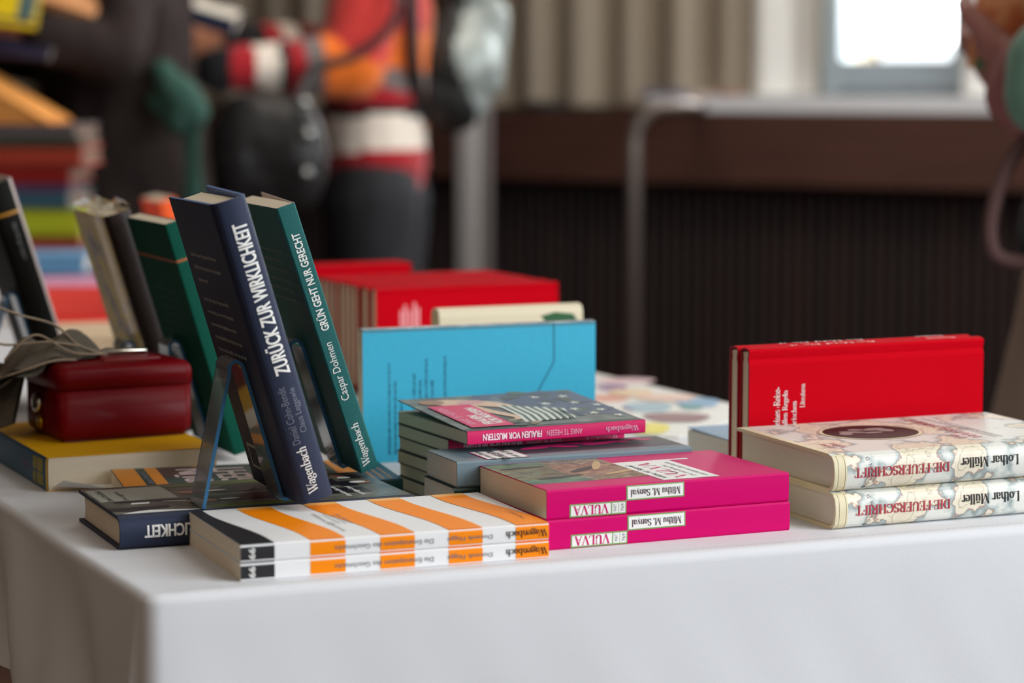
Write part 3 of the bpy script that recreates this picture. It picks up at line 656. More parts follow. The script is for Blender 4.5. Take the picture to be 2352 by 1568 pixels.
PINK = mat('cover_crimson_pink', (206, 0, 92), .45); TEALD = mat('art_dark_teal', (44, 60, 62), .42); SLATE = mat('art_slate', (84, 104, 122), .42); BLUEA = mat('art_blue', (46, 72, 104), .42); FLESH = mat('art_flesh', (206, 176, 150), .45); STRW = mat('art_white', (206, 212, 204), .45); STRG = mat('art_green', (52, 84, 76), .45); OCH = mat('art_ochre', (112, 108, 84), .45)
ART = ramp_mat('art_ground', [(.3, (40, 56, 60)), (.5, (72, 90, 92)), (.68, (120, 128, 116)), (.8, (60, 70, 66))], scale=(40, 40, 10), nscale=1.3, rough=.42)
def art_book(x, y, yaw, z, Wd, label, lift=0, top=False, T=.0098):
    L = .1452
    k = Book('art_paperback', lay_m(x, y, yaw, z), L, Wd, T, TEALD, PAGE, lift=lift, spine_mat=PINK, inner=mat('cover_inside_grey', (88, 84, 80), .6))
    rng = random.Random(5)
    if top:
        k.rect('front', .0002, .0085, L - .0002, Wd - .0002, ART, 1)
        k.poly('front', [(a * L, c * Wd) for a, c in ((.42, .99), (.30, .70), (.55, .5), (.75, .3), (.99, .2), (.998, .99))], BLUEA, 2)
        for i in range(34):
            a = rng.uniform(.42, .98); c = rng.uniform(.25, .97); k.ell('front', a * L, c * Wd, rng.uniform(.003, .009), rng.uniform(.003, .008), rng.choice([SLATE, BLUEA, TEALD, STRG]), 3 + .02 * i, 9, rng.uniform(0, 3))
        for a, c in ((.70, .62), (.78, .42), (.86, .60), (.83, .28), (.91, .36), (.72, .82), (.88, .80), (.95, .5), (.93, .18)):
            pts = [(a * L + r * cos(t + a * 9), c * Wd + r * sin(t + a * 9)) for t, r in [(pi * j / 5, .0052 if j % 2 == 0 else .0022) for j in range(10)]]; k.poly('front', pts, STRW, 4.2)
        body = [(.10, .80), (.16, .74), (.30, .70), (.40, .62), (.46, .55), (.52, .62), (.48, .74), (.38, .84), (.24, .90), (.14, .90)]
        k.poly('front', [(a * L, c * Wd) for a, c in body], FLESH, 4)
        arm = [(.24, .72), (.30, .48), (.40, .26), (.44, .13), (.47, .13), (.44, .30), (.36, .52), (.31, .72)]
        k.poly('front', [(a * L, c * Wd) for a, c in arm], FLESH, 4.4); k.ell('front', .13 * L, .84 * Wd, .010, .009, mat('art_hair', (150, 116, 92), .5), 4.6)
        k.ell('front', .33 * L, .78 * Wd, .012, .008, mat('art_rose', (196, 150, 150), .5), 4.8, 14, .3)
        for j in range(15):
            a0 = .44 + .02 * j; m = STRW if j % 2 == 0 else STRG
            k.poly('front', [(a * L, c * Wd) for a, c in ((a0 - .01, .66 - .015 * j), (a0 + .012, .65 - .015 * j), (a0 + .03 - .004 * j, .30), (a0 - .03, .15 + .004 * j), (a0 - .055, .15), (a0 - .02, .33))], m, 5 + j * .1)
        k.poly('front', [(a * L, c * Wd) for a, c in ((.06, .085), (.30, .085), (.30, .72), (.06, .72))], PINK, 7)
        k.text('front', 'ANKE TE HEESEN', .10 * L, .40 * Wd, .062, .0066, 90, mat('print_pale_pink', (232, 170, 196), .5), 'sans', 8); k.text('front', 'FRAUEN', .185 * L, .27 * Wd, .033, .0085, 90, WHITE, 'heavy', 8); k.text('front', 'VOR MUSTERN', .25 * L, .38 * Wd, .058, .0085, 90, WHITE, 'heavy', 8)
        for i in range(10): k.ell('front', rng.uniform(.31, .42) * L, rng.uniform(.09, .3) * Wd, .006, .004, rng.choice([OCH, TEALD, FLESH]), 3.5, 9, i)
    k.text('spine', 'FRAUEN VOR MUSTERN', .245 * L, T * .5, .047, T * .5, 180, mat('print_pink_white', (240, 214, 224), .5), 'heavy')
    k.text('spine', 'ANKE TE HEESEN', .535 * L, T * .5, .029, T * .42, 180, mat('print_pale_pink', (232, 170, 196), .5), 'sans'); k.text('spine', 'Wagenbach', .865 * L, T * .5, .0275, T * .5, 180, mat('print_pale_pink', (232, 170, 196), .5), 'serif')
    k.done(label, group='stack of art paperbacks'); return k
AD = Vector((-sin(.4479), cos(.4479))); AX = Vector((cos(.4479), sin(.4479)))
abl = Vector((-.032, 1.7131)) + AD * .1269      # back-left corner shared by the stack
labs = ['art paperback at the very bottom of the stack before the cyan book', 'art paperback second from the bottom of the stack before the cyan book', 'art paperback third from the bottom of the stack before the cyan book', 'art paperback fourth from the bottom of the stack before the cyan book', 'crimson-spined paperback just below the topmost art paperback']
for i in range(5):
    Wd = .088 if i < 4 else .094
    p = abl - AD * Wd + AX * (.0, .0012, -.0006, .0008, 0)[i]
    art_book(p.x, p.y, .4479, i * .01, Wd, labs[i])
art_book(-.032, 1.7131, .4479, .0502, .1269, 'art paperback with painted woman cover and crimson spine, topmost of its stack', lift=.0078, top=True)

GRYB = mat('cover_blue_grey', (104, 124, 134), .4); GDARK = mat('cover_dark_grey', (66, 66, 74), .4); PNK2 = mat('print_pink', (206, 40, 112), .5)
def grey_book(x, y, yaw, z, L, Wd, T, label, top):
    k = Book('grey_paperback', lay_m(x, y, yaw, z), L, Wd, T, GRYB if top else mat('cover_bottle_green', (40, 62, 52), .4), PAGEW)
    if top:
        k.rect('front', .27 * L, .26 * Wd, L - .0006, Wd - .0004, GDARK, 1)
        k.rect('front', .268 * L, .252 * Wd, L - .0004, .262 * Wd, PNK2, 2); k.rect('front', .266 * L, .255 * Wd, .27 * L, Wd, PNK2, 2)
        k.rect('front', .125 * L, .02 * Wd, .305 * L, .60 * Wd, PNK2, 3); k.rect('front', .130 * L, .02 * Wd, .300 * L, .585 * Wd, WHITE, 4)
        k.text('front', 'Jayrôme Robinet', .155 * L, .32 * Wd, .04, .0056, 90, INK, 'sans', 5); k.text('front', 'MEIN WEG ICH TRANS', .205 * L, .30 * Wd, .043, .0066, 90, INK, 'bold', 5); k.text('front', 'oder das Leben', .255 * L, .33 * Wd, .036, .0056, 90, INK, 'sans', 5)
        for cx, cy, rx, ry, ro in ((.46, .70, .022, .005, .3), (.52, .62, .014, .004, -.4), (.60, .78, .006, .006, 0), (.66, .82, .012, .004, .6), (.70, .68, .016, .005, .2), (.78, .72, .010, .003, -.3), (.87, .84, .007, .004, .2), (.91, .75, .006, .003, 0), (.40, .58, .012, .003, .1)):
            k.ell('front', cx * L, cy * Wd, rx, ry, PNK2, 3, 11, ro)
    k.done(label); return k
grey_book(-.0405, 1.6755, .3994, 0, .1845, .060, .0253, 'thick bottle-green paperback under the blue-grey one', False)
grey_book(-.0385, 1.6755, .3994, .0255, .1845, .060, .0185, 'blue-grey paperback with white title label behind the magenta pair', True)

# ------------------------------------------------------------------ green and orange paperback lying, and the leaning books in acrylic stands
DGR = mat('cover_dark_green', (22, 66, 62), .42); ORA2 = mat('cover_amber', (222, 140, 30), .42); BRN = mat('cover_brown', (66, 42, 40), .42); PINKW = mat('cover_pale_pink', (222, 200, 200), .42)
k = Book('green_paperback', lay_m(-.2785, 1.7265, .274), .205, .104, .0145, DGR); L, Wd, T = .205, .104, .0145
for a, c, d, e, m in ((.002, 0.0, .085, .99, ORA2), (.12, 0.0, .165, .99, ORA2), (.165, .5, .36, .98, BRN), (.30, .95, .36, .999, ORA2), (.70, .80, .76, .999, ORA2), (.80, .02, .88, .99, ORA2), (.90, .0, .995, .6, SUIT)):
    k.rect('front', a * L, c * Wd, d * L, e * Wd, m, 1)
k.text('front', 'Caspar Dohmen', .105 * L, .5 * Wd, .055, .006, 90, GREYT, 'bold', 3)
for t, u, cy, w in (('GRÜN', .27, .47, .078), ('GEHT', .42, .52, .078), ('NUR', .57, .42, .066), ('GERECHT', .70, .5, .100)): k.text('front', t, u * L, cy * Wd, w, .026, 90, PINKW, 'heavy', 3)
for j in range(3): k.rect('front', (.90 + .03 * j) * L, .05 * Wd, (.907 + .03 * j) * L, .9 * Wd, ORA2, 2)
k.text('spine', 'Wagenbach', .86 * L, T * .5, .03, T * .5, 180, WHITE, 'serif')
k.done('dark green paperback with amber stripes, lying behind the flat navy hardcover')

ACR = mat('clear_acrylic', (206, 214, 220), .06, trans=.84, ior=1.45, spec=.5); ACE = mat('acrylic_edge_blue', (70, 130, 178), .12, trans=.35, ior=1.3)
def acrylic_stand(x, y, z, yaw, lean, T, surf, leg_off, label, w0=.037, w1=.069, a1=.10):
    """strip of bent acrylic: lip under the book, back rest, fold, leg reaching the surface below"""
    M = stand_m(x, y, z, yaw, lean, 0.0); th = .0024
    Mi = M.inverted(); t0 = Vector((sin(yaw), -cos(yaw), 0))
    e = Mi @ (Vector((x, y, TZ + surf + .0004)) - t0 * leg_off); leg = (e.z, -e.x)
    path = [(T + .0045, .013), (T + .0045, .0005), (T + .003, -.0018), (T, -.002), (.004, -.002), (-.001, -.0018), (-.0022, .001), (-.0022, a1 - .006)]
    path += [(-.0022 - .005 + .005 * cos(q), a1 - .006 + .006 * sin(q)) for q in (pi / 6, pi / 3, pi / 2, 2 * pi / 3, 5 * pi / 6)]
    ld = Vector((leg[0] + .0122, leg[1] - a1 + .006)); path += [(-.0122, a1 - .006), (-.0122 + ld.x * .5, a1 - .006 + ld.y * .5), leg]
    n = len(path); vs = []
    for i, (zz, aa) in enumerate(path):
        p = path[max(i - 1, 0)]; q = path[min(i + 1, n - 1)]; d = Vector((q[0] - p[0], q[1] - p[1])).normalized(); nn = Vector((-d.y, d.x)) * th / 2
        for sgn in (1, -1):
            for w in (w0, w1): vs.append((-(aa + nn.y * sgn), w, zz + nn.x * sgn))
    F = []; E = []
    for i in range(n - 1):
        a, c = 4 * i, 4 * i + 4
        F += [(a, a + 1, c + 1, c), (a + 3, a + 2, c + 2, c + 3)]; E += [(a, c, c + 2, a + 2), (a + 1, a + 3, c + 3, c + 1)]
    E += [(0, 2, 3, 1), (4 * n - 4, 4 * n - 3, 4 * n - 1, 4 * n - 2)]
    root = empty('acrylic_book_stand', M); B = MB(); B.add(vs, F, ACR); B.add(vs, E, ACE)
    bm = bmesh.new(); o = B.build('bent_strip', root); bm.from_mesh(o.data); bmesh.ops.remove_doubles(bm, verts=bm.verts, dist=1e-6); bmesh.ops.recalc_face_normals(bm, faces=bm.faces); bm.to_mesh(o.data); bm.free()
    return tag(root, label, 'book stand', 'acrylic book stands')

# navy hardcover standing
X = (-.141, 1.594, .0275, 1.9469, .2832, .2098)
k = Book('navy_hardcover', stand_m(*X), .2098, .117, .0245, NAVY, kind='jacket', lift=.005, inner=mat('jacket_blue_inside', (96, 124, 172), .5)); L, Wd, T = .2098, .117, .0245
k.text('spine', 'ZURÜCK ZUR WIRKLICHKEIT', .328 * L, T * .5, .1045, T * .52, 180, WHITE, 'heavy')
k.text('spine', 'Daniel Cohn-Bendit', .71 * L, T * .35, .040, T * .22, 180, GREYT, 'sans'); k.text('spine', 'Claus Leggewie', .70 * L, T * .66, .031, T * .24, 180, GREYT, 'sans')
k.text('spine', 'Wagenbach', .895 * L, T * .45, .0325, T * .36, 180, WHITE, 'serif')
SMP = mat('print_small_grey', (176, 174, 170), .6); k.lines('back', L * (1 - .19), .55 * Wd, [.068, .070, .026], .0032, .0092, -90, SMP, 21); k.lines('back', L * (1 - .345), .55 * Wd, [.066, .068, .066, .070, .072], .0032, .0092, -90, SMP, 22)
k.rect('back', .012, .62 * Wd, .030, .90 * Wd, mat('barcode_box', (190, 186, 176), .6), 1); k.rect('back', .014, .64 * Wd, .028, .88 * Wd, NAVY, 2)
k.done('navy blue hardcover leaning upright in the nearest acrylic stand', group='navy hardcovers')
acrylic_stand(*X[:5], .0245, .0224, .057, 'clear acrylic stand holding the leaning navy hardcover')
# green paperback standing
GRC = mat('cover_teal_green', (36, 98, 96), .55, spec=.2, bump=.15, bscale=900, vary=.07, vscale=400)
X = (-.1095, 1.734, .0265, 1.925, .307, .2025)
k = Book('green_paperback', stand_m(*X), .2025, .12, .0142, GRC, lift=.007, inner=mat('cover_inside_pinkish', (214, 196, 190), .6)); L, Wd, T = .2025, .12, .0142
k.text('spine', 'GRÜN GEHT NUR GERECHT', .285 * L, T * .47, .0735, T * .52, 180, WHITE, 'bold'); k.text('spine', 'Caspar Dohmen', .62 * L, T * .47, .0440, T * .54, 180, WHITE, 'sans')
k.text('spine', 'Wagenbach', .90 * L, T * .47, .033, T * .52, 180, WHITE, 'serif')
k.lines('back', L * (1 - .17), .45 * Wd, [.07, .062, .068, .075, .066, .074], .0028, .0075, -90, mat('print_grey_green', (120, 144, 140), .6), 31)
k.done('teal green paperback with white spine title leaning behind the upright navy hardcover')
acrylic_stand(*X[:5], .0142, .0146, .052, 'clear acrylic stand behind the teal green paperback', w0=.045, w1=.075)
# dark green hardcover with orange line
GR2 = mat('jacket_deep_green', (10, 78, 62), .6, spec=.1); ORL = mat('print_copper', (170, 92, 50), .5)
X = (-.2265, 1.955, .0055, 1.98, .286, .198)
k = Book('green_hardcover', stand_m(*X), .198, .122, .0125, GR2); L, Wd, T = .198, .122, .0125
k.rect('spine', .155 * L, .0003, .165 * L, T - .0003, ORL, 1); k.rect('back', L * (1 - .165), .001, L * (1 - .155), Wd - .001, ORL, 1)
k.lines('back', L * (1 - .30), .5 * Wd, [.07] * 7, .0026, .0075, -90, mat('print_green_dim', (40, 84, 74), .6), 41)
k.done('deep green book with thin copper line, leaning between cash box and navy hardcover')
acrylic_stand(*X[:5], .0125, .0004, .030, 'clear acrylic stand behind the deep green book', w0=.06, w1=.09, a1=.095)
# shrink-wrapped book
YEL = ramp_mat('cover_yellow_pattern', [(.28, (104, 92, 72)), (.38, (190, 178, 150)), (.48, (236, 206, 100)), (.60, (250, 226, 110)), (.74, (222, 212, 190))], scale=(20, 16, 10), nscale=1.5, rough=.2, coat=.6, loc=(3, 1, 0))
BRS = mat('spine_dark_brown', (46, 37, 36), .5, spec=.2, coat=.1)
X = (-.2945, 2.082, .003, 1.96, .29, .20)
k = Book('wrapped_book', stand_m(*X), .20, .125, .024, YEL, kind='jacket', spine_mat=BRS); L, Wd, T = .20, .125, .024
k.rect('back', 0, 0, .003, Wd, WHITE, 1)
F = MB(); FILM = mat('shrink_film', (245, 245, 242), .12, trans=.9, ior=1.2, coat=.5)
rng = random.Random(9); nn = 9; vs = []
for i in range(nn):
    for j in range(5): vs.append((-.002 - .007 * rng.random(), Wd * i / (nn - 1), T * j / 4))
F.add(vs, [(i * 5 + j, i * 5 + j + 1, i * 5 + j + 6, i * 5 + j + 5) for i in range(nn - 1) for j in range(4)], FILM); F.build('shrink_wrap', k.root)
k.done('shrink-wrapped book with yellow patterned cover and dark brown spine'); acrylic_stand(*X[:5], .024, .0004, .05, 'clear acrylic stand behind the shrink-wrapped book', a1=.085)
# black hardcover with gold band at the far left
BLK = mat('jacket_black_green', (24, 24, 21), .6, spec=.12); GOLD = mat('gold_band', (196, 138, 50), .4)
X = (-.4265, 2.24, .0105, 1.95, .29, .213)
k = Book('black_hardcover', stand_m(*X), .213, .125, .026, BLK, kind='jacket', inner=mat('jacket_pale_edge', (186, 172, 166), .5)); L, Wd, T = .213, .125, .026
k.rect('spine', .138 * L, .0004, .150 * L, T - .0004, GOLD, 1); k.rect('back', L * (1 - .150), .001, L * (1 - .138), Wd, GOLD, 1)
k.lines('spine', .27 * L, T * .55, [.035], .004, .005, 180, DIM, 55); k.rect('spine', 0, T * .86, L, T, mat('jacket_pale_edge', (186, 172, 166), .5), 1)
k.done('black hardcover with gold band leaning at the far left')
acrylic_stand(*X[:5], .026, .0004, .075, 'clear acrylic stand behind the black hardcover at far left', w0=.01, w1=.04, a1=.11)

# ------------------------------------------------------------------ cash box on the yellow book
YB = mat('cover_yellow', (222, 166, 12), .45); TEB = mat('spine_teal_blue', (40, 84, 112), .45)
ya = -1.135; fx = Vector((cos(ya), sin(ya))); L, Wd, T = .20, .135, .0262
o = Vector((-.3525, 1.8095)) - fx * L
k = Book('yellow_paperback', lay_m(o.x, o.y, ya), L, Wd, T, YB, PAGE, spine_mat=TEB)
for a, c, d, e in ((.80, .52, .86, .88), (.87, .50, .95, .90), (.80, .10, .84, .44), (.86, .12, .955, .46)): k.rect('spine', a * L, c * T, d * L, e * T, mat('print_mustard', (150, 140, 52), .5), 1)
k.rect('spine', .62 * L, .4 * T, .74 * L, .6 * T, mat('print_dull_violet', (84, 76, 104), .5), 1)
b = MB(); b.add([(L + .0004, .006, .004), (L + .0004, .05, .003), (L + .03, .045, .0035), (L + .012, .010, .010)], [(0, 1, 2, 3)], WHITE); b.build('loose_slip', k.root)
k.done('thick yellow paperback with teal spine under the red cash box')

CR_ = mat('red_enamel', (104, 0, 9), .45, spec=.14, coat=.04, vary=.03, vscale=200); CRD = mat('red_enamel_dark', (110, 10, 18), .35); CHR = mat('chrome', (225, 220, 205), .12, 1.0)
root = empty('cash_box', Matrix.Translation((-.3545, 1.8775, TZ + .0266)) @ Matrix.Rotation(.5, 4, 'Z'))
bw, bd, bh = .112, .090, .0605
B = MB(); B.cut_rbox((0, 0, .0006), (bw, bd, .062), CR_, .0085, .0412, True); B.box((.006, .006, .0), (bw - .006, bd - .006, .002), CRD); B.build('box_body', root)
B = MB(); B.cut_rbox((-.0009, -.0009, .02), (bw + .0009, bd + .0009, bh), CR_, .009, .0418, False)
B.build('lid', root)
B = MB(); B.rbox((.045, .025, bh - .004), (.095, .065, bh + .0018), CRD, .0025); B.tube([(.05, .045, bh + .0015), (.052, .045, bh + .005), (.088, .045, bh + .005), (.09, .045, bh + .0015)], .0016, CHR, 8); B.build('carry_handle', root)
B = MB(); B.tube([(.0005, bd * .56, .027), (-.004, bd * .56, .027), (-.0048, bd * .56, .027)], [.0085, .008, .006], CHR, 20); B.box((-.0056, bd * .56 - .001, .023), (-.0046, bd * .56 + .001, .031), INK); B.build('lock', root)
B = MB(); B.tube([(.0, bd * .5, .012), (-.003, bd * .5, .012)], .0055, mat('brass', (200, 160, 40), .3, 1), 12); B.build('lock_stud', root)
tag(root, 'small red metal cash box with chrome lock on the yellow book', 'cash box')

# drab cloth pouch with cords lying over the cash box
root = empty('drawstring_pouch', Matrix.Translation((-.3545, 1.8775, TZ + .0266)) @ Matrix.Rotation(.5, 4, 'Z'))
PCH = mat('pouch_cloth', (92, 84, 72), .9, bump=.4, bscale=500, vary=.12, vscale=90); CRDm = mat('pouch_cord', (150, 132, 112), .8)
def hf(x): return bh + .0018 if x > -.001 else bh + .002 - (abs(x) ** 1.15) * 1.6
B = MB(); nx, ny = 22, 12; vs = []
for i in range(nx + 1):
    t = i / nx; x = .052 - .092 * t; wdt = .008 + .06 * min(1, t * 1.6)
    for j in range(ny + 1):
        u = j / ny - .5; y = .048 + .01 * t + u * wdt
        z = bh + .003 + .026 * max(0, 1 - (2 * u) ** 2) * sin(min(1, t * 1.15) * pi) ** .8 * (.7 + .3 * sin(9 * t + 6 * u)) + .0025 * sin(16 * t + 13 * u)
        if x < -.003: z -= (-.003 - x) * (.5 + .35 * u)
        vs.append((x, y, z))
fs = [(i * (ny + 1) + j, i * (ny + 1) + j + 1, (i + 1) * (ny + 1) + j + 1, (i + 1) * (ny + 1) + j) for i in range(nx) for j in range(ny)]
B.add(vs, fs, PCH, True)
B.add([(x, y, max(bh + .0012, z - .006) if x > -.003 else z - .006) for x, y, z in vs], [f[::-1] for f in fs], PCH, True)
B.build('pouch_body', root)
B = MB(); B.add([(-.010, .05, bh - .006), (-.02, .09, bh - .004), (-.034, .095, .02), (-.032, .06, .006), (-.022, .045, .012)], [(0, 1, 2, 3, 4)], PCH); B.add([(-.013, .05, bh - .006), (-.023, .09, bh - .004), (-.037, .095, .02), (-.035, .06, .006), (-.025, .045, .012)], [(4, 3, 2, 1, 0)], PCH); B.build('hanging_flap', root)
for pts in ([(.055, .045, bh + .003), (.03, .04, bh + .012), (.008, .032, bh + .030), (-.022, .03, bh + .040), (-.05, .035, bh + .052)],
            [(.05, .04, bh + .004), (.02, .028, bh + .008), (-.01, .022, bh + .024), (-.028, .026, bh + .012), (-.034, .03, bh + .004)],
            [(.02, .018, bh + .003), (0, .012, bh + .004), (-.02, .016, bh - .002), (-.04, .03, bh - .01)], [(.03, .034, bh + .012), (-.0, .03, bh + .017), (-.03, .034, bh + .016), (-.045, .04, bh + .02)]):
    B = MB(); B.tube(spline(pts, 8), .00095, CRDm, 8); B.build('cord', root)
B = MB(); B.tube(spline([(.05, .047, bh + .002), (.058, .05, bh + .004), (.066, .052, bh + .002), (.074, .055, bh + .0022)], 5), [.004] * 8 + [.003] * 5 + [.0015] * 3, PCH, 8); B.build('knot', root)
tag(root, 'drab cloth pouch with leather cords lying across the red cash box', 'pouch')

# ------------------------------------------------------------------ further back on the table
FI = mat('sheet_white', (236, 236, 230), .6)
sh = [Vector((.145, 2.085, 0)), Vector((.235, 2.262, 0)), Vector((.0405, 2.66, 0)), Vector((-.20, 2.56, 0)), Vector((-.02, 2.17, 0))]
b = MB(); n = len(sh)
b.add([Vector((p.x, p.y, TZ + z)) for z in (.0004, .0012) for p in sh], [tuple(range(n))[::-1], tuple(range(n, 2 * n))] + [(i, (i + 1) % n, n + (i + 1) % n, n + i) for i in range(n)], FI)
rng = random.Random(2); lay = 0
for c, x, y, rx, ry in (((150, 120, 160), .1012, 2.4356, .016, .03), ((226, 196, 200), .1184, 2.49, .03, .03), ((226, 170, 150), .0934, 2.35, .022, .03), ((120, 96, 140), .1183, 2.2764, .013, .025), ((170, 196, 206), .1302, 2.2826, .022, .04), ((140, 176, 206), .1784, 2.3174, .022, .04), ((110, 160, 160), .1708, 2.2826, .011, .02), ((150, 118, 118), .1522, 2.2101, .03, .035), ((236, 224, 120), .1209, 2.1392, .02, .04), ((236, 206, 190), .151, 2.35, .03, .03), ((236, 214, 180), .1189, 2.3904, .022, .03), ((120, 170, 70), -.13, 2.54, .03, .03), ((200, 180, 210), .03, 2.56, .03, .03), ((170, 200, 220), .09, 2.15, .03, .03)):
    lay += 1
    b.add([(x + rx * (1 + .12 * sin(3 * a)) * cos(a), y + ry * (1 + .1 * cos(2 * a)) * sin(a), TZ + .0012 + .00008 * lay) for a in [2 * pi * k / 24 for k in range(24)]], [tuple(range(24))], mat('watercolour_%d' % lay, c, .6))
tag(b.build('watercolour_sheet'), 'white sheet with pastel watercolour dots on the right edge of the table', 'paper sheet')
BLC = mat('cover_light_blue', (138, 172, 204), .45)
k = Book('pale_blue_book', lay_m(.1795, 1.853, .41, .0014), .135, .094, .0285, BLC, PAGEW, lift=.0015); L, Wd, T = .135, .094, .0285
k.poly('front', [(.035, .0095), (L - .001, .0095), (L - .001, Wd - .001), (.075, Wd - .001)], FI, 1)
k.done('thick book with light blue and white cover behind the red pair', 'book')
RA = .44; rv = Vector((-sin(RA), cos(RA)))
labs12 = ['red cloth book in the rear row on edge, front one facing the cyan book'] + ['red cloth book in the rear row on edge, %s from the front' % w for w in ('second', 'third', 'fourth', 'fifth', 'sixth', 'seventh', 'eighth', 'ninth', 'tenth', 'eleventh')] + ['red cloth book in the rear row on edge, rearmost of the row']
row0 = None
for i in range(12):
    jx, jz = random.Random(i).uniform(-.002, .002), 0
    M = edge_m(-.134 + rv.x * .0147 * i + jx * cos(RA), 2.352 + rv.y * .0147 * i, RA, .1062 + .0012)
    if i == 0:
        row0 = Book('red_cloth_book', M, .1985, .1052, .0143, RED, PAGE, 'hard', inner=REDIN, c=.0015, inset=.0012)
        for a, c in ((.135, .20), (.155, .15), (.18, .20), (.205, .13), (.225, .18)):
            row0.rect('back', (1 - a) * .1985 - .0016, c * .1052, (1 - a) * .1985 + .0016, .42 * .1052, mat('print_pale_red', (236, 150, 156), .6), 1)
        row0.done(labs12[0], group='rear row of red books')
    else: copy_tree(row0.root, M, labs12[i])
labs3 = ['red book on edge behind the rear row, front one', 'red book on edge behind the rear row, middle one', 'red book on edge behind the rear row, rear one']
for i in range(3):
    copy_tree(row0.root, edge_m(-.293 + rv.x * .0147 * i, 2.632 + rv.y * .0147 * i, RA, .1062), labs3[i])['group'] = 'red books behind the rear row'
CRM = mat('cover_cream', (226, 214, 184), .5)
k = Book('cream_book', edge_m(-.0635, 2.108, .40, .1082), .138, .1078, .020, CRM, PAGE, 'jacket'); L, Wd, T = .138, .1078, .020
k.poly('back', [((1 - a) * L, c * Wd) for a, c in ((.70, .06), (.80, .03), (.93, .05), (.97, .12), (.92, .22), (.80, .20))], mat('print_leaf_green', (36, 92, 52), .5), 1)
k.done('cream book with a dark green leaf shape, on edge between cyan book and red row')
k = Book('orange_book', stand_m(-.428, 3.2, .0005, 1.95, .25, .158), .165, .11, .022, mat('cover_vivid_orange', (255, 96, 24), .5)); k.done('vivid orange book standing far behind the deep green book')

def flat_book(name, pts, z0, h, m, label, cat='book', group=None, pg=PAGEW):
    """picture book lying flat: cover with overhang and a pale page block"""
    c = Vector((sum(p[0] for p in pts) / len(pts), sum(p[1] for p in pts) / len(pts), 0)); r = empty(name, None, (c.x, c.y, z0))
    def slab(za, zb, k_, mm, nm):
        B = MB(); n = len(pts); q = [(Vector((p[0], p[1], 0)) - c) * k_ for p in pts]
        B.add([(p.x, p.y, z) for z in (za, zb) for p in q], [tuple(range(n))[::-1], tuple(range(n, 2 * n))] + [(i, (i + 1) % n, n + (i + 1) % n, n + i) for i in range(n)], mm); B.build(nm, r)
    slab(0, h * .14, 1, m, 'back_cover'); slab(h * .14, h * .86, .97, pg, 'page_block'); slab(h * .86, h, 1, m, 'front_cover')
    q = [(Vector((p[0], p[1], 0)) - c) for p in pts[:2]]; iw = -(q[0] + q[1]).normalized() * .006
    B = MB(); B.add([(v.x, v.y, z) for z in (0, h) for v in (q[0], q[1], q[1] + iw, q[0] + iw)], [(3, 2, 1, 0), (4, 5, 6, 7), (0, 1, 5, 4), (1, 2, 6, 5), (2, 3, 7, 6), (3, 0, 4, 7)], m); B.build('spine', r)
    return tag(r, label, cat, group)
def rot_rect(cx, cy, w, d, a): return [(cx + x * cos(a) - y * sin(a), cy + x * sin(a) + y * cos(a)) for x, y in ((-w / 2, -d / 2), (w / 2, -d / 2), (w / 2, d / 2), (-w / 2, d / 2))]
flat_book('picture_book', rot_rect(-.604, 3.27, .12, .44, .20), TZ, .016, mat('cover_scarlet', (250, 60, 52), .45), 'scarlet picture book lying flat far back on the white table', group='picture books lying on the table')
flat_book('picture_book', rot_rect(-.497, 2.90, .10, .22, .28), TZ, .012, mat('cover_cream_white', (240, 214, 178), .5), 'cream picture book lying flat in front of the scarlet one', group='picture books lying on the table')
flat_book('picture_book', rot_rect(-.415, 2.80, .05, .24, .3), TZ, .012, mat('cover_salmon_pink', (232, 176, 168), .5), 'pale salmon booklet lying beside the cream picture book', group='picture books lying on the table')
flat_book('picture_book', rot_rect(-.65, 3.615, .15, .19, .25), TZ, .014, mat('cover_pink', (236, 170, 206), .45), 'pink picture book lying flat beyond the scarlet one', group='picture books lying on the table')

# second table with stacked picture books
tb = empty('side_table', None, (-1.15, 4.32, 0)); tag(tb, 'dark wooden table carrying the stack of picture books', 'table')
B = MB(); B.rbox((-.62, -.44, .72), (.44, .46, TZ), DWOOD, .004); B.build('table_top', tb)
for sx in (-.55, .37):
    for sy in (-.38, .40): B = MB(); B.rbox((sx - .025, sy - .025, 0), (sx + .025, sy + .025, .72), DWOOD, .003); B.build('leg', tb)
flat_book('picture_book', rot_rect(-.775, 3.98, .15, .17, .1), TZ + .0002, .03, mat('cover_sky_blue', (120, 176, 222), .45), 'sky blue picture book on the dark side table', group='picture books lying on the side table')
z = TZ + .0005; rng = random.Random(3)
for h, c, w, lab in ((.030, (170, 70, 58), .30, 'brick red picture book at the very bottom of the tall stack'), (.052, (196, 206, 40), .245, 'lime yellow box book low in the tall stack'), (.030, (64, 104, 122), .25, 'teal blue picture book in the middle of the tall stack'), (.014, (110, 72, 110), .26, 'thin violet picture book below the two red ones'), (.030, (150, 26, 18), .27, 'dark red picture book in the tall stack'), (.036, (176, 62, 42), .28, 'rust red picture book near the top of the tall stack'), (.016, (70, 72, 56), .28, 'thin olive picture book under the grey one'), (.024, (104, 96, 98), .28, 'grey picture book at the top of the tall stack')):
    flat_book('picture_book', rot_rect(-.915 + rng.uniform(-.01, .01) + (.02 if h > .05 else 0), 4.5, w * .9, .22, rng.uniform(-.05, .05)), z, h, mat('stack_%s' % lab[:9], c, .5), lab, group='tall stack of picture books', pg=mat('page_edges_dull', (128, 104, 88), .8)); z += h + .0004
r = empty('open_folder', Matrix.Translation((-.965, 4.5, z + .0005)) @ Matrix.Rotation(-.05, 4, 'Z')); TAN = mat('kraft_tan', (236, 160, 82), .6)
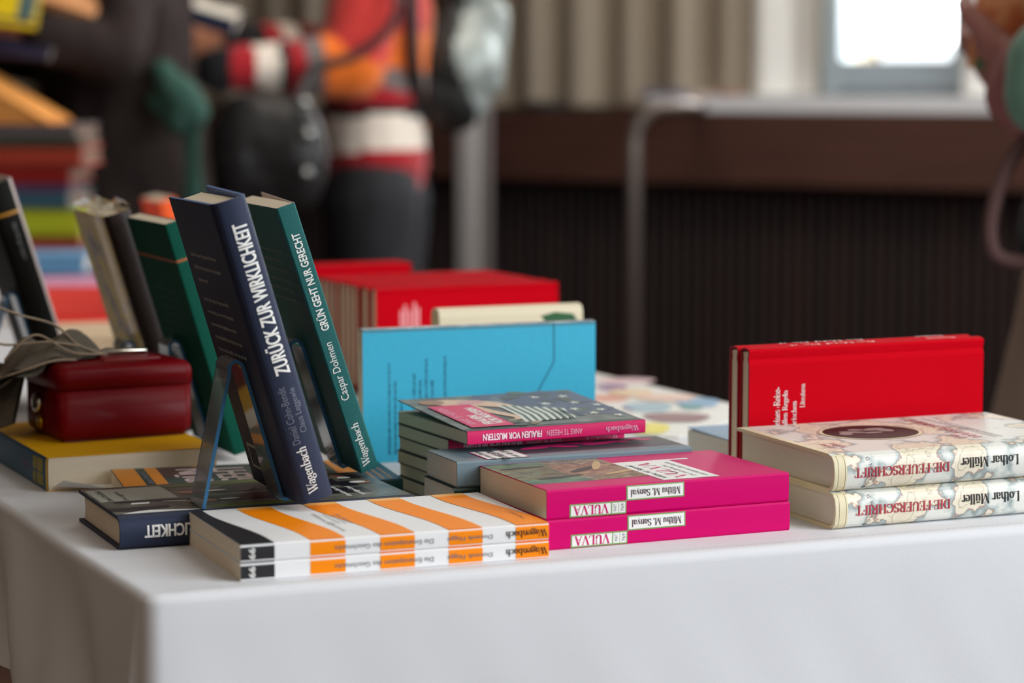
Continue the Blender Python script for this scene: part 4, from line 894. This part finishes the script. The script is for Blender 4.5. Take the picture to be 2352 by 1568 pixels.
B = MB(); B.add([(-.13, -.09, 0), (.13, -.09, 0), (.13, .09, 0), (-.13, .09, 0), (-.13, -.09, .003), (.13, -.09, .003), (.13, .09, .003), (-.13, .09, .003)], [(3, 2, 1, 0), (4, 5, 6, 7), (0, 1, 5, 4), (1, 2, 6, 5), (2, 3, 7, 6), (3, 0, 4, 7)], TAN); B.build('bottom_flap', r)
B = MB(); B.add([(-.13, -.085, .105), (-.04, -.085, .098), (.12, -.088, .004), (.128, .085, .004), (-.03, .085, .100), (-.13, .085, .107)] + [(-.13, -.085, .108), (-.04, -.085, .101), (.122, -.088, .007), (.13, .085, .007), (-.03, .085, .103), (-.13, .085, .110)], [(0, 5, 4, 1), (1, 4, 3, 2), (6, 7, 10, 11), (7, 8, 9, 10), (0, 1, 7, 6), (1, 2, 8, 7), (2, 3, 9, 8), (3, 4, 10, 9), (4, 5, 11, 10), (5, 0, 6, 11)], TAN); B.build('raised_flap', r)
B = MB(); B.add([(-.13, -.085, .003), (.115, -.086, .0035), (-.04, -.084, .098), (-.13, -.084, .105)], [(0, 1, 2, 3)], TAN); B.build('side_panel', r)
tag(r, 'tan card folder with one flap raised, on top of the picture book stack', 'folder')

# ------------------------------------------------------------------ people
def caps_bm(caps):
    bm = bmesh.new()
    for c in caps:
        p0, p1, r0, r1 = Vector(c[0]), Vector(c[1]), c[2], c[3]; flat = c[4] if len(c) > 4 else None
        d = p1 - p0; l = d.length or 1e-6; t = d / l if l > 1e-5 else Vector((0, 0, 1))
        a = t.cross(Vector((0, 1, 0.01))); a.normalize(); b_ = t.cross(a)
        rings = []; n = 16
        prof = [(-r0 * cos(q), r0 * sin(q)) for q in [pi / 2 * k / 4 for k in range(1, 5)]] + [(l + r1 * sin(q), r1 * cos(q)) for q in [pi / 2 * k / 4 for k in range(4)]]
        ex = [p0 - t * r0, p1 + t * r1]
        def tr(v, o):
            if flat: dv = v - o; return o + Vector((dv.x * flat[0], dv.y * flat[1], dv.z * flat[2]))
            return v
        for s_, r in prof:
            o = p0 + t * s_; rings.append([bm.verts.new(tr(o + a * cos(2 * pi * k / n) * r + b_ * sin(2 * pi * k / n) * r, o)) for k in range(n)])
        e0, e1 = bm.verts.new(ex[0]), bm.verts.new(ex[1])
        for i in range(len(rings) - 1):
            for k in range(n): bm.faces.new((rings[i][k], rings[i][(k + 1) % n], rings[i + 1][(k + 1) % n], rings[i + 1][k]))
        for k in range(n): bm.faces.new((e0, rings[0][(k + 1) % n], rings[0][k])); bm.faces.new((e1, rings[-1][k], rings[-1][(k + 1) % n]))
    bmesh.ops.recalc_face_normals(bm, faces=bm.faces)
    return bm
def fused(name, parent, caps, voxel, mats, fn=None, smooth=4, wob=0, seed=0):
    """one continuous surface grown from overlapping tapered limbs"""
    bm = caps_bm(caps); me = bpy.data.meshes.new('tmp'); bm.to_mesh(me); bm.free()
    o = bpy.data.objects.new('tmp', me); COL.objects.link(o)
    m = o.modifiers.new('r', 'REMESH'); m.mode = 'VOXEL'; m.voxel_size = voxel
    sm = o.modifiers.new('s', 'SMOOTH'); sm.iterations = smooth; sm.factor = .5
    dg = bpy.context.evaluated_depsgraph_get(); out = bpy.data.meshes.new_from_object(o.evaluated_get(dg))
    bpy.data.objects.remove(o); bpy.data.meshes.remove(me)
    if wob:
        from mathutils import noise
        for v in out.vertices:
            v.co += v.normal * wob * noise.noise(Vector((v.co.x * 9 + seed, v.co.y * 9, v.co.z * 6))) + v.normal * wob * .5 * noise.noise(Vector((v.co.x * 25, v.co.y * 25 + seed, v.co.z * 14)))
    out.materials.clear()
    for m_ in mats: out.materials.append(m_)
    for p in out.polygons:
        p.use_smooth = True
        if fn: p.material_index = fn(p.center)
    r = bpy.data.objects.new(name, out); COL.objects.link(r); r.parent = parent
    r.matrix_parent_inverse = parent.matrix_world.inverted() if False else Matrix.Translation(-parent.location)
    return r
def hand_caps(wrist, palm_dir, side, curl, s_=1.0):
    """palm, four bent fingers of unequal length and a thumb leaving the side of the palm"""
    w = Vector(wrist); d = Vector(palm_dir).normalized(); sd = Vector(side).normalized(); nrm = d.cross(sd).normalized()
    caps = []; pe = w + d * .085 * s_
    for k in (-1.3, -.45, .45, 1.3): caps.append((w + sd * .012 * k * s_, pe + sd * .019 * k * s_, .016 * s_, .012 * s_))
    for k, ln in ((-1.5, .062), (-.5, .075), (.5, .080), (1.5, .070)):
        a = pe + sd * .019 * k * s_; dd = (d + nrm * curl * .6).normalized(); b_ = a + dd * ln * .45 * s_; d2 = (d + nrm * curl * 1.8).normalized()
        c = b_ + d2 * ln * .33 * s_; d3 = (d * .6 + nrm * curl * 2.6).normalized(); e = c + d3 * ln * .26 * s_
        caps += [(a, b_, .0095 * s_, .009 * s_), (b_, c, .009 * s_, .008 * s_), (c, e, .008 * s_, .007 * s_)]
    t0 = w + d * .025 * s_ + sd * .026 * s_; t1 = t0 + (d * .6 + sd * .8).normalized() * .038 * s_; t2 = t1 + (d * .9 + sd * .25 + nrm * curl * .5).normalized() * .032 * s_
    caps += [(t0, t1, .014 * s_, .011 * s_), (t1, t2, .011 * s_, .009 * s_)]
    return caps
def head_caps(c, f, s_=1.0):
    c = Vector(c); f = Vector(f).normalized(); u = Vector((0, 0, 1)); sd = f.cross(u)
    caps = [(c + u * .02 - f * .02, c + u * .025 + f * .015, .092, .088), (c - u * .055 + f * .03, c - u * .085 + f * .05, .062, .040)]
    caps += [(c + f * .085 - u * .0, c + f * .108 - u * .035, .010, .015), (c + f * .082 - u * .066 - sd * .018, c + f * .082 - u * .066 + sd * .018, .008, .008), (c + f * .080 - u * .078 - sd * .014, c + f * .080 - u * .078 + sd * .014, .008, .008)]
    for q in (-1, 1):
        caps += [(c + sd * q * .084 - f * .01 - u * .03, c + sd * q * .090 - f * .018 + u * .02, .012, .017), (c + f * .078 + sd * q * .032 + u * .012, c + f * .08 + sd * q * .036 + u * .012, .014, .014)]
    return caps
def seg_t(p, chain):        # distance along a limb chain and distance from it
    best = (9, 0); acc = 0
    for a, b_ in zip(chain, chain[1:]):
        d = b_ - a; t = max(0, min(1, (p - a).dot(d) / d.length_squared)); q = (p - (a + d * t)).length
        if q < best[0]: best = (q, acc + t * d.length)
        acc += d.length
    return best
V3 = Vector
SKIN = mat('skin_warm', (206, 138, 104), .55, vary=.05, vscale=40); EYE = mat('eye_dark', (40, 30, 26), .3)
def figure(root, J, skin, hair, hairc, voxel=.008):
    """body as one continuous skin: J holds the joints"""
    caps = [(J['pel'] + V3((0, .06, 0)), J['pel'] - V3((0, .06, 0)), .092, .092), (J['pel'], J['chest'], .115, .125), (J['chest'], J['neck'], .12, .06), (J['shl'], J['shr'], .055, .055), (J['neck'], J['head'] - V3((0, 0, .06)), .055, .05)]
    caps += head_caps(J['head'], J['face'])
    for s_ in 'lr':
        caps += [(J['hip' + s_], J['kn' + s_], .075, .055), (J['kn' + s_], J['an' + s_], .055, .036), (J['an' + s_] + V3((.02, 0, -.03)), J['an' + s_] + V3((-.15, 0, -.045)) if J['face'][0] < 0 else J['an' + s_] + V3((.15, 0, -.045)), .036, .026)]
        caps += [(J['sh' + s_], J['el' + s_], .047, .036), (J['el' + s_], J['wr' + s_], .036, .025)]
        caps += hand_caps(J['wr' + s_], J['hd' + s_], J['hs' + s_], J.get('curl', .5), J.get('hand', 1.0))
    b_ = fused('body', root, caps, voxel, [skin], smooth=3)
    f = Vector(J['face']).normalized(); u = V3((0, 0, 1)); sd = f.cross(u); c = J['head']
    for q in (-1, 1):
        B = MB(); bm = bmesh.new(); bmesh.ops.create_uvsphere(bm, u_segments=10, v_segments=8, radius=.009); bmesh.ops.translate(bm, verts=bm.verts, vec=c + f * .090 + sd * q * .034 + u * .012 - root.location); B.addbm(bm, EYE, True); B.build('eye', root)
    hc = [(c + u * .035 - f * .035, c + u * .04 + f * .02, .098, .092), (c - f * .06 + u * .02, c - f * .07 - u * hair, .075, .05)]
    fused('hair', root, hc, .012, [hairc], smooth=2, wob=.004)
    return b_

# reader in the striped sweater
root = empty('person', None, (-.315, 5.5, 0))
JA = dict(pel=V3((-.31, 5.5, .93)), chest=V3((-.30, 5.5, 1.22)), neck=V3((-.31, 5.5, 1.44)), head=V3((-.35, 5.49, 1.60)), face=(-1, -.15, -.25),
          shl=V3((-.29, 5.34, 1.37)), shr=V3((-.30, 5.66, 1.37)), ell=V3((-.35, 5.29, 1.098)), elr=V3((-.40, 5.68, 1.12)), wrl=V3((-.662, 5.20, 1.088)), wrr=V3((-.63, 5.44, 1.15)),
          hdl=(-1, -.1, .28), hsl=(0, .5, 1), hdr=(-1, -.4, .1), hsr=(0, -.3, 1), hipl=V3((-.315, 5.41, .88)), hipr=V3((-.30, 5.59, .88)), knl=V3((-.32, 5.40, .48)), knr=V3((-.30, 5.60, .48)), anl=V3((-.30, 5.40, .08)), anr=V3((-.27, 5.60, .08)), curl=.5)
figure(root, JA, SKIN, .16, mat('hair_brown', (70, 50, 38), .6))
SW = [mat('knit_' + n, c, .9, bump=.4, bscale=260, sheen=.2) for n, c in (('black', (24, 22, 24)), ('dark_red', (168, 24, 36)), ('cream', (240, 228, 214)), ('grey', (120, 110, 108)), ('orange', (248, 122, 38)), ('red', (214, 62, 58)))]
ch = {s_: [JA['wr' + s_], JA['el' + s_], JA['sh' + s_]] for s_ in 'lr'}
def sweater(p):
    for s_ in 'lr':
        d, t = seg_t(p, ch[s_])
        if d < .085 and (p.y < 5.39 or p.y > 5.61 or p.x < -.44):
            t -= .02
            for lim, k in ((.035, 0), (.09, 1), (.14, 2), (.16, 0), (.195, 1), (.235, 3), (.315, 4)):
                if t < lim: return k
            return 5 if t < .48 else 1
    z = p.z + .006 * sin(p.x * 30) + .004 * sin(p.y * 40)
    for lim, k in ((.912, 1), (.990, 2), (1.010, 0), (1.040, 1), (1.088, 3), (1.172, 4), (1.27, 5), (1.30, 0), (1.36, 2)):
        if z < lim: return k
    return 1
caps = [(V3((-.315, 5.5, .885)), V3((-.312, 5.5, 1.02)), .148, .138, (.84, 1.2, .26)), (V3((-.315, 5.5, .90)), V3((-.312, 5.5, 1.02)), .145, .138, (.84, 1.2, .3)), (V3((-.312, 5.5, .98)), JA['chest'], .13, .135, (.9, 1.3, 1)), (JA['chest'], JA['neck'] - V3((0, 0, .05)), .135, .075, (.9, 1.25, 1)), (JA['shl'], JA['shr'], .07, .07)]
for s_ in 'lr': caps += [(JA['sh' + s_], JA['el' + s_], .074, .072), (JA['el' + s_], JA['wr' + s_] + V3((.025, 0, 0)), .072, .046)]
fused('striped_sweater', root, caps, .009, SW, sweater, 3, .007, 2)
TRB = mat('trousers_black', (36, 36, 40), .8, vary=.2, vscale=12)
fused('trousers', root, [(JA['pel'] + V3((0, .05, -.04)), JA['pel'] - V3((0, .05, .04)), .104, .104)] + [c for s_ in 'lr' for c in ((JA['hip' + s_] + V3((0, 0, -.08)), JA['kn' + s_], .112, .085), (JA['kn' + s_], JA['an' + s_] + V3((0, 0, .02)), .08, .06))], .012, [TRB], None, 3, .006, 5)
for s_ in 'lr': fused('shoe', root, [(JA['an' + s_] + V3((.03, 0, -.03)), JA['an' + s_] + V3((-.16, 0, -.04)), .046, .036)], .01, [INK], None, 2)
tag(root, 'person in a red, orange and cream striped sweater, reading a book', 'person', None)

r = empty('backpack', None, (-.115, 5.62, .95)); BPK = mat('backpack_black', (40, 42, 42), .42, bump=.5, bscale=22, spec=.5); BPS = mat('backpack_sheen_grey', (150, 158, 154), .36, .15, bump=.9, bscale=26)
def bpf(p): return 1 if p.x > -.118 + .5 * max(0, 1.06 - p.z) + .012 * sin(p.z * 31 + 1) else 0  # right side coloured silver-grey: window sheen painted into the pack's colour
fused('pack_body', r, [(V3((-.145, 5.55, 1.035)), V3((-.145, 5.71, 1.035)), .088, .088), (V3((-.128, 5.55, 1.10)), V3((-.12, 5.71, 1.36)), .098, .09), (V3((-.128, 5.71, 1.10)), V3((-.12, 5.55, 1.36)), .098, .09), (V3((-.13, 5.57, 1.44)), V3((-.13, 5.69, 1.44)), .07, .07)], .009, [BPK, BPS], bpf, 4, .016, 8)
B = MB(); B.tube([p - r.location for p in spline([V3((-.20, 5.45, .98)), V3((-.215, 5.36, 1.1)), V3((-.22, 5.335, 1.3)), V3((-.23, 5.36, 1.46)), V3((-.17, 5.5, 1.42))], 8)], .016, BPK, 8); B.build('shoulder_strap', r)
fused('front_pocket', r, [(V3((-.062, 5.56, 1.06)), V3((-.045, 5.56, 1.22)), .030, .034), (V3((-.062, 5.69, 1.06)), V3((-.045, 5.69, 1.22)), .030, .034), (V3((-.056, 5.62, 1.06)), V3((-.04, 5.62, 1.22)), .036, .038)], .008, [BPS], None, 4, .010, 11)
tag(r, 'black backpack with painted silver-grey sheen on the back of the person in stripes', 'backpack')
r = empty('shoulder_bag', None, (-.51, 5.08, .79)); LTH = mat('black_leather', (30, 29, 30), .46, bump=.35, bscale=60, spec=.5)
fused('bag_body', r, [(V3((-.575, 5.09, z_)), V3((-.455, 5.10, z_)), r_, r_) for z_, r_ in ((.83, .05), (.865, .06), (.90, .064), (.935, .062), (.97, .052), (1.0, .038))], .009, [LTH], None, 6, .012, 4)
B = MB(); B.tube([p - r.location for p in spline([V3((-.45, 5.10, 1.02)), V3((-.42, 5.16, 1.09)), V3((-.33, 5.19, 1.12)), V3((-.25, 5.22, 1.2)), V3((-.255, 5.25, 1.34)), V3((-.29, 5.34, 1.46))], 8)], .011, LTH, 8); B.build('strap', r)
for dx, dz in ((.075, .235), (.083, .17), (.08, .09)): B = MB(); B.tube([(dx, -.02, dz), (dx + .004, -.055, dz - .004), (dx, -.06, dz - .012)], .011, mat('bag_buckle', (170, 170, 168), .3, .9), 8); B.build('buckle', r)
tag(r, 'black leather shoulder bag hanging in front of the person in stripes', 'bag')
# book read by the person in stripes
def plank_m(c, xd, yd): 
    x = V3(xd).normalized(); z = x.cross(V3(yd)).normalized(); y = z.cross(x)
    return Matrix(((x.x, y.x, z.x, c[0]), (x.y, y.y, z.y, c[1]), (x.z, y.z, z.z, c[2]), (0, 0, 0, 1)))
k = Book('navy_book', plank_m((-.805, 5.03, 1.222), (1, .05, -.30), (.1, 1, .1)), .235, .16, .036, NAVY, PAGEW, 'hard'); k.rect('front', .003, .008, .232, .157, PAGEW, 1); k.done('open pale-paged book with navy cover held by the person in stripes', 'book')

# person in brown
root = empty('person', None, (-.80, 4.98, 0))
JB = dict(pel=V3((-.80, 4.98, .92)), chest=V3((-.81, 4.96, 1.22)), neck=V3((-.82, 4.94, 1.43)), head=V3((-.86, 4.90, 1.58)), face=(-.7, -.6, -.3),
          shl=V3((-.74, 4.80, 1.36)), shr=V3((-.90, 5.10, 1.36)), ell=V3((-.76, 4.68, 1.12)), elr=V3((-.99, 5.06, 1.12)), wrl=V3((-.90, 4.60, 1.145)), wrr=V3((-1.08, 4.82, 1.14)),
          hdl=(-1, -.1, .1), hsl=(0, .3, 1), hdr=(-.3, -1, .1), hsr=(0, .3, 1), hipl=V3((-.76, 4.90, .88)), hipr=V3((-.84, 5.06, .88)), knl=V3((-.76, 4.90, .48)), knr=V3((-.84, 5.06, .48)), anl=V3((-.75, 4.92, .08)), anr=V3((-.83, 5.08, .08)), curl=.6)
figure(root, JB, mat('skin_tan', (170, 110, 82), .55), .05, mat('hair_dark', (30, 24, 22), .6))
COAT = mat('coat_dark_brown', (42, 31, 29), .85, bump=.3, bscale=120, vary=.15, vscale=10)
caps = [(V3((-.79, 4.98, .72)), V3((-.80, 4.98, .95)), .19, .18), (V3((-.80, 4.98, .95)), JB['chest'], .165, .16), (JB['chest'], JB['neck'] - V3((0, 0, .06)), .155, .09), (JB['shl'], JB['shr'], .075, .075)]
for s_ in 'lr': caps += [(JB['sh' + s_], JB['el' + s_], .075, .062), (JB['el' + s_], JB['wr' + s_] + V3((.02, 0, 0)), .062, .045)]
fused('brown_coat', root, caps, .011, [COAT], None, 3, .012, 3)
fused('trousers', root, [c for s_ in 'lr' for c in ((JB['hip' + s_], JB['kn' + s_], .09, .075), (JB['kn' + s_], JB['an' + s_] + V3((0, 0, .02)), .075, .06))], .012, [mat('trousers_brown_black', (36, 30, 30), .85)], None, 3, .006, 5)
for s_ in 'lr': fused('shoe', root, [(JB['an' + s_] + V3((.03, 0, -.03)), JB['an' + s_] + V3((-.14, -.06, -.04)), .046, .036)], .01, [INK], None, 2)
tag(root, 'person in a dark brown coat leafing through a magazine at upper left', 'person')
k = Book('magazine', plank_m((-1.12, 4.50, 1.185), (1, .08, -.12), (-.05, .5, .85)), .24, .17, .006, mat('magazine_yellow', (236, 204, 20), .4), PAGEW); L, Wd, T = .24, .17, .006
for f_ in ('back', 'front'):
    for a, c, d, e, m in ((.84, .02, .95, .8, mat('magazine_teal', (64, 100, 108), .4)), (0, .0, .99, .12, mat('magazine_navy', (34, 34, 66), .4)), (.95, .1, .985, .6, mat('magazine_stone', (150, 146, 120), .4))):
        a2, d2 = (a, d) if f_ == 'front' else (1 - d, 1 - a); k.rect(f_, a2 * L, c * Wd + .009, d2 * L - .001, e * Wd - .003, m, 1)
k.done('yellow and teal magazine held by the person in brown', 'magazine')
k = Book('tan_book', plank_m((-.975, 4.64, 1.228), (1, .05, -.34), (.05, .75, .55)), .185, .15, .022, mat('cover_tan', (214, 150, 98), .5), PAGEW); k.done('tan book tilted above the dark coat, beside the yellow magazine', 'book')
k = Book('dark_magazine', plank_m((-1.13, 4.52, 1.125), (1, .06, -.10), (0, .8, .5)), .27, .15, .008, mat('magazine_dark_navy', (36, 34, 58), .45), PAGEW); k.rect('back', .05, .03, .12, .07, mat('magazine_mustard', (150, 128, 20), .5), 1); k.done('dark navy magazine below the yellow one, upper left', 'magazine')
r = empty('scarf', None, (-.65, 4.86, 1.05)); SCF = mat('scarf_teal', (52, 86, 76), .95, sheen=0, bump=.4, bscale=200)
fused('knotted_loop', r, [(V3((-.69, 4.80, 1.08)), V3((-.665, 4.79, 1.04)), .03, .042), (V3((-.665, 4.79, 1.04)), V3((-.63, 4.79, 1.0)), .042, .034), (V3((-.70, 4.79, 1.02)), V3((-.66, 4.785, .99)), .024, .03)], .008, [SCF], None, 3, .012, 6)
fused('hanging_end', r, [(V3((-.635, 4.79, 1.0)), V3((-.63, 4.80, .82)), .020, .024, (1, .5, 1))], .007, [SCF], None, 3, .008, 7)
tag(r, 'teal green scarf hanging from the front of the dark brown coat', 'scarf')

# person in green at the right edge
root = empty('person', None, (.72, 2.86, 0))
JC = dict(pel=V3((.74, 2.88, .90)), chest=V3((.735, 2.88, 1.18)), neck=V3((.72, 2.87, 1.40)), head=V3((.68, 2.86, 1.55)), face=(-1, -.1, -.3),
          shl=V3((.72, 2.73, 1.32)), shr=V3((.72, 3.03, 1.32)), ell=V3((.590, 2.685, 1.05)), elr=V3((.80, 3.06, 1.04)), wrl=V3((.594, 2.835, 1.078)), wrr=V3((.70, 2.96, 1.08)),
          hdl=(-.25, .95, .05), hsl=(-.55, -.2, .8), hdr=(-.3, -.5, .8), hsr=(-1, 0, -.3), hipl=V3((.74, 2.79, .86)), hipr=V3((.74, 2.97, .86)), knl=V3((.73, 2.79, .47)), knr=V3((.74, 2.97, .47)), anl=V3((.74, 2.79, .08)), anr=V3((.75, 2.97, .08)), curl=.9, hand=1.25)
SKC = mat('skin_mauve_brown', (166, 114, 106), .55)
figure(root, JC, SKC, .18, mat('hair_black', (24, 20, 20), .5))
GRS = mat('shirt_sage_green', (104, 146, 128), .85, bump=.5, bscale=40, sheen=.2); CUF = mat('cuff_mauve', (146, 96, 96), .8)
caps = [(V3((.75, 2.88, .90)), JC['chest'], .125, .13, (.85, 1.25, 1)), (JC['chest'], JC['neck'] - V3((0, 0, .06)), .13, .08, (.85, 1.2, 1)), (JC['shl'], JC['shr'], .07, .07), (JC['shl'], V3((.640, 2.725, 1.12)), .07, .058), (V3((.640, 2.725, 1.12)), V3((.610, 2.705, 1.085)), .058, .056), (JC['shr'], JC['elr'], .07, .055), (V3((.604, 2.70, 1.082)), V3((.594, 2.695, 1.048)), .056, .048), (V3((.625, 2.73, 1.10)), V3((.604, 2.70, 1.08)), .056, .056)]
fused('green_shirt', root, caps, .009, [GRS], None, 3, .006, 9)
fused('mauve_cuff', root, [(V3((.583, 2.775, 1.075)), V3((.579, 2.77, 1.045)), .034, .040), (V3((.579, 2.77, 1.045)), V3((.606, 2.76, 1.016)), .040, .036), (V3((.606, 2.76, 1.016)), V3((.65, 2.75, 1.005)), .032, .03)], .007, [CUF], None, 3, .003, 9)
fused('trousers', root, [(JC['pel'] + V3((0, .07, -.02)), JC['pel'] - V3((0, .07, .02)), .12, .12)] + [c for s_ in 'lr' for c in ((JC['hip' + s_], JC['kn' + s_], .10, .078), (JC['kn' + s_], JC['an' + s_] + V3((0, 0, .02)), .078, .06))], .012, [mat('trousers_blue_black', (30, 38, 44), .8)], None, 3, .006, 5)
fused('taupe_skirt', root, [(V3((.68, 2.80, .80)), V3((.675, 2.80, .55)), .098, .135), (V3((.74, 2.88, .82)), V3((.74, 2.88, .55)), .12, .16)], .011, [mat('skirt_taupe', (128, 108, 94), .85, bump=.3, bscale=80)], None, 3, .01, 12)
for s_ in 'lr': fused('shoe', root, [(JC['an' + s_] + V3((.03, 0, -.03)), JC['an' + s_] + V3((-.15, 0, -.04)), .046, .036)], .01, [INK], None, 2)
tag(root, 'person in a sage green top at the right edge, holding an orange book', 'person')
ORB = ramp_mat('cover_orange_print', [(.35, (214, 112, 64)), (.5, (238, 170, 120)), (.65, (226, 140, 88)), (.78, (180, 84, 54))], scale=(16, 16, 16), nscale=1.6, rough=.5)
k = Book('orange_print_book', plank_m((.572, 2.905, 1.30), (-.13, 0, -1), (1, -.25, -.1)), .225, .15, .014, ORB, PAGEW, back_mat=ORB); L, Wd, T = .225, .15, .014
for f_ in ('front', 'back'):
    a, d = (.93, .999) if f_ == 'front' else (.001, .07); k.rect(f_, a * L, .001 + .008, d * L, Wd - .001, mat('cover_band_green', (60, 130, 96), .5), 1)
    a, d = (.15, .9) if f_ == 'front' else (.1, .85); k.rect(f_, a * L, .55 * Wd, d * L, .97 * Wd, mat('cover_band_slate', (96, 106, 136), .5), 1)
    for j in range(9): k.rect(f_, (.15 + .08 * j) * L, .46 * Wd, (.19 + .08 * j) * L, .52 * Wd, mat('cover_mark_navy', (40, 44, 70), .5), 1)
k.done('orange patterned book held upright by the person in green', 'book')
r = empty('handbag', None, (.64, 2.72, .80)); BGM = mat('bag_mauve_brown', (98, 74, 72), .7, spec=.2)
B = MB(); B.tube([p - r.location for p in spline([V3((.592, 2.73, 1.005)), V3((.563, 2.73, .975)), V3((.545, 2.73, .925)), V3((.541, 2.73, .885)), V3((.553, 2.73, .862)), V3((.59, 2.72, .858)), V3((.64, 2.71, .865))], 8)], .0085, BGM, 10); B.build('handle', r)
fused('bag_body', r, [(V3((.615, 2.70, z_)), V3((.68, 2.70, z_)), .03, .03) for z_ in (.89, .92, .95, .98)], .007, [mat('bag_black', (26, 32, 36), .5)], None, 3, .006, 3)
tag(r, 'black handbag with drooping mauve handle beside the person in green', 'bag')
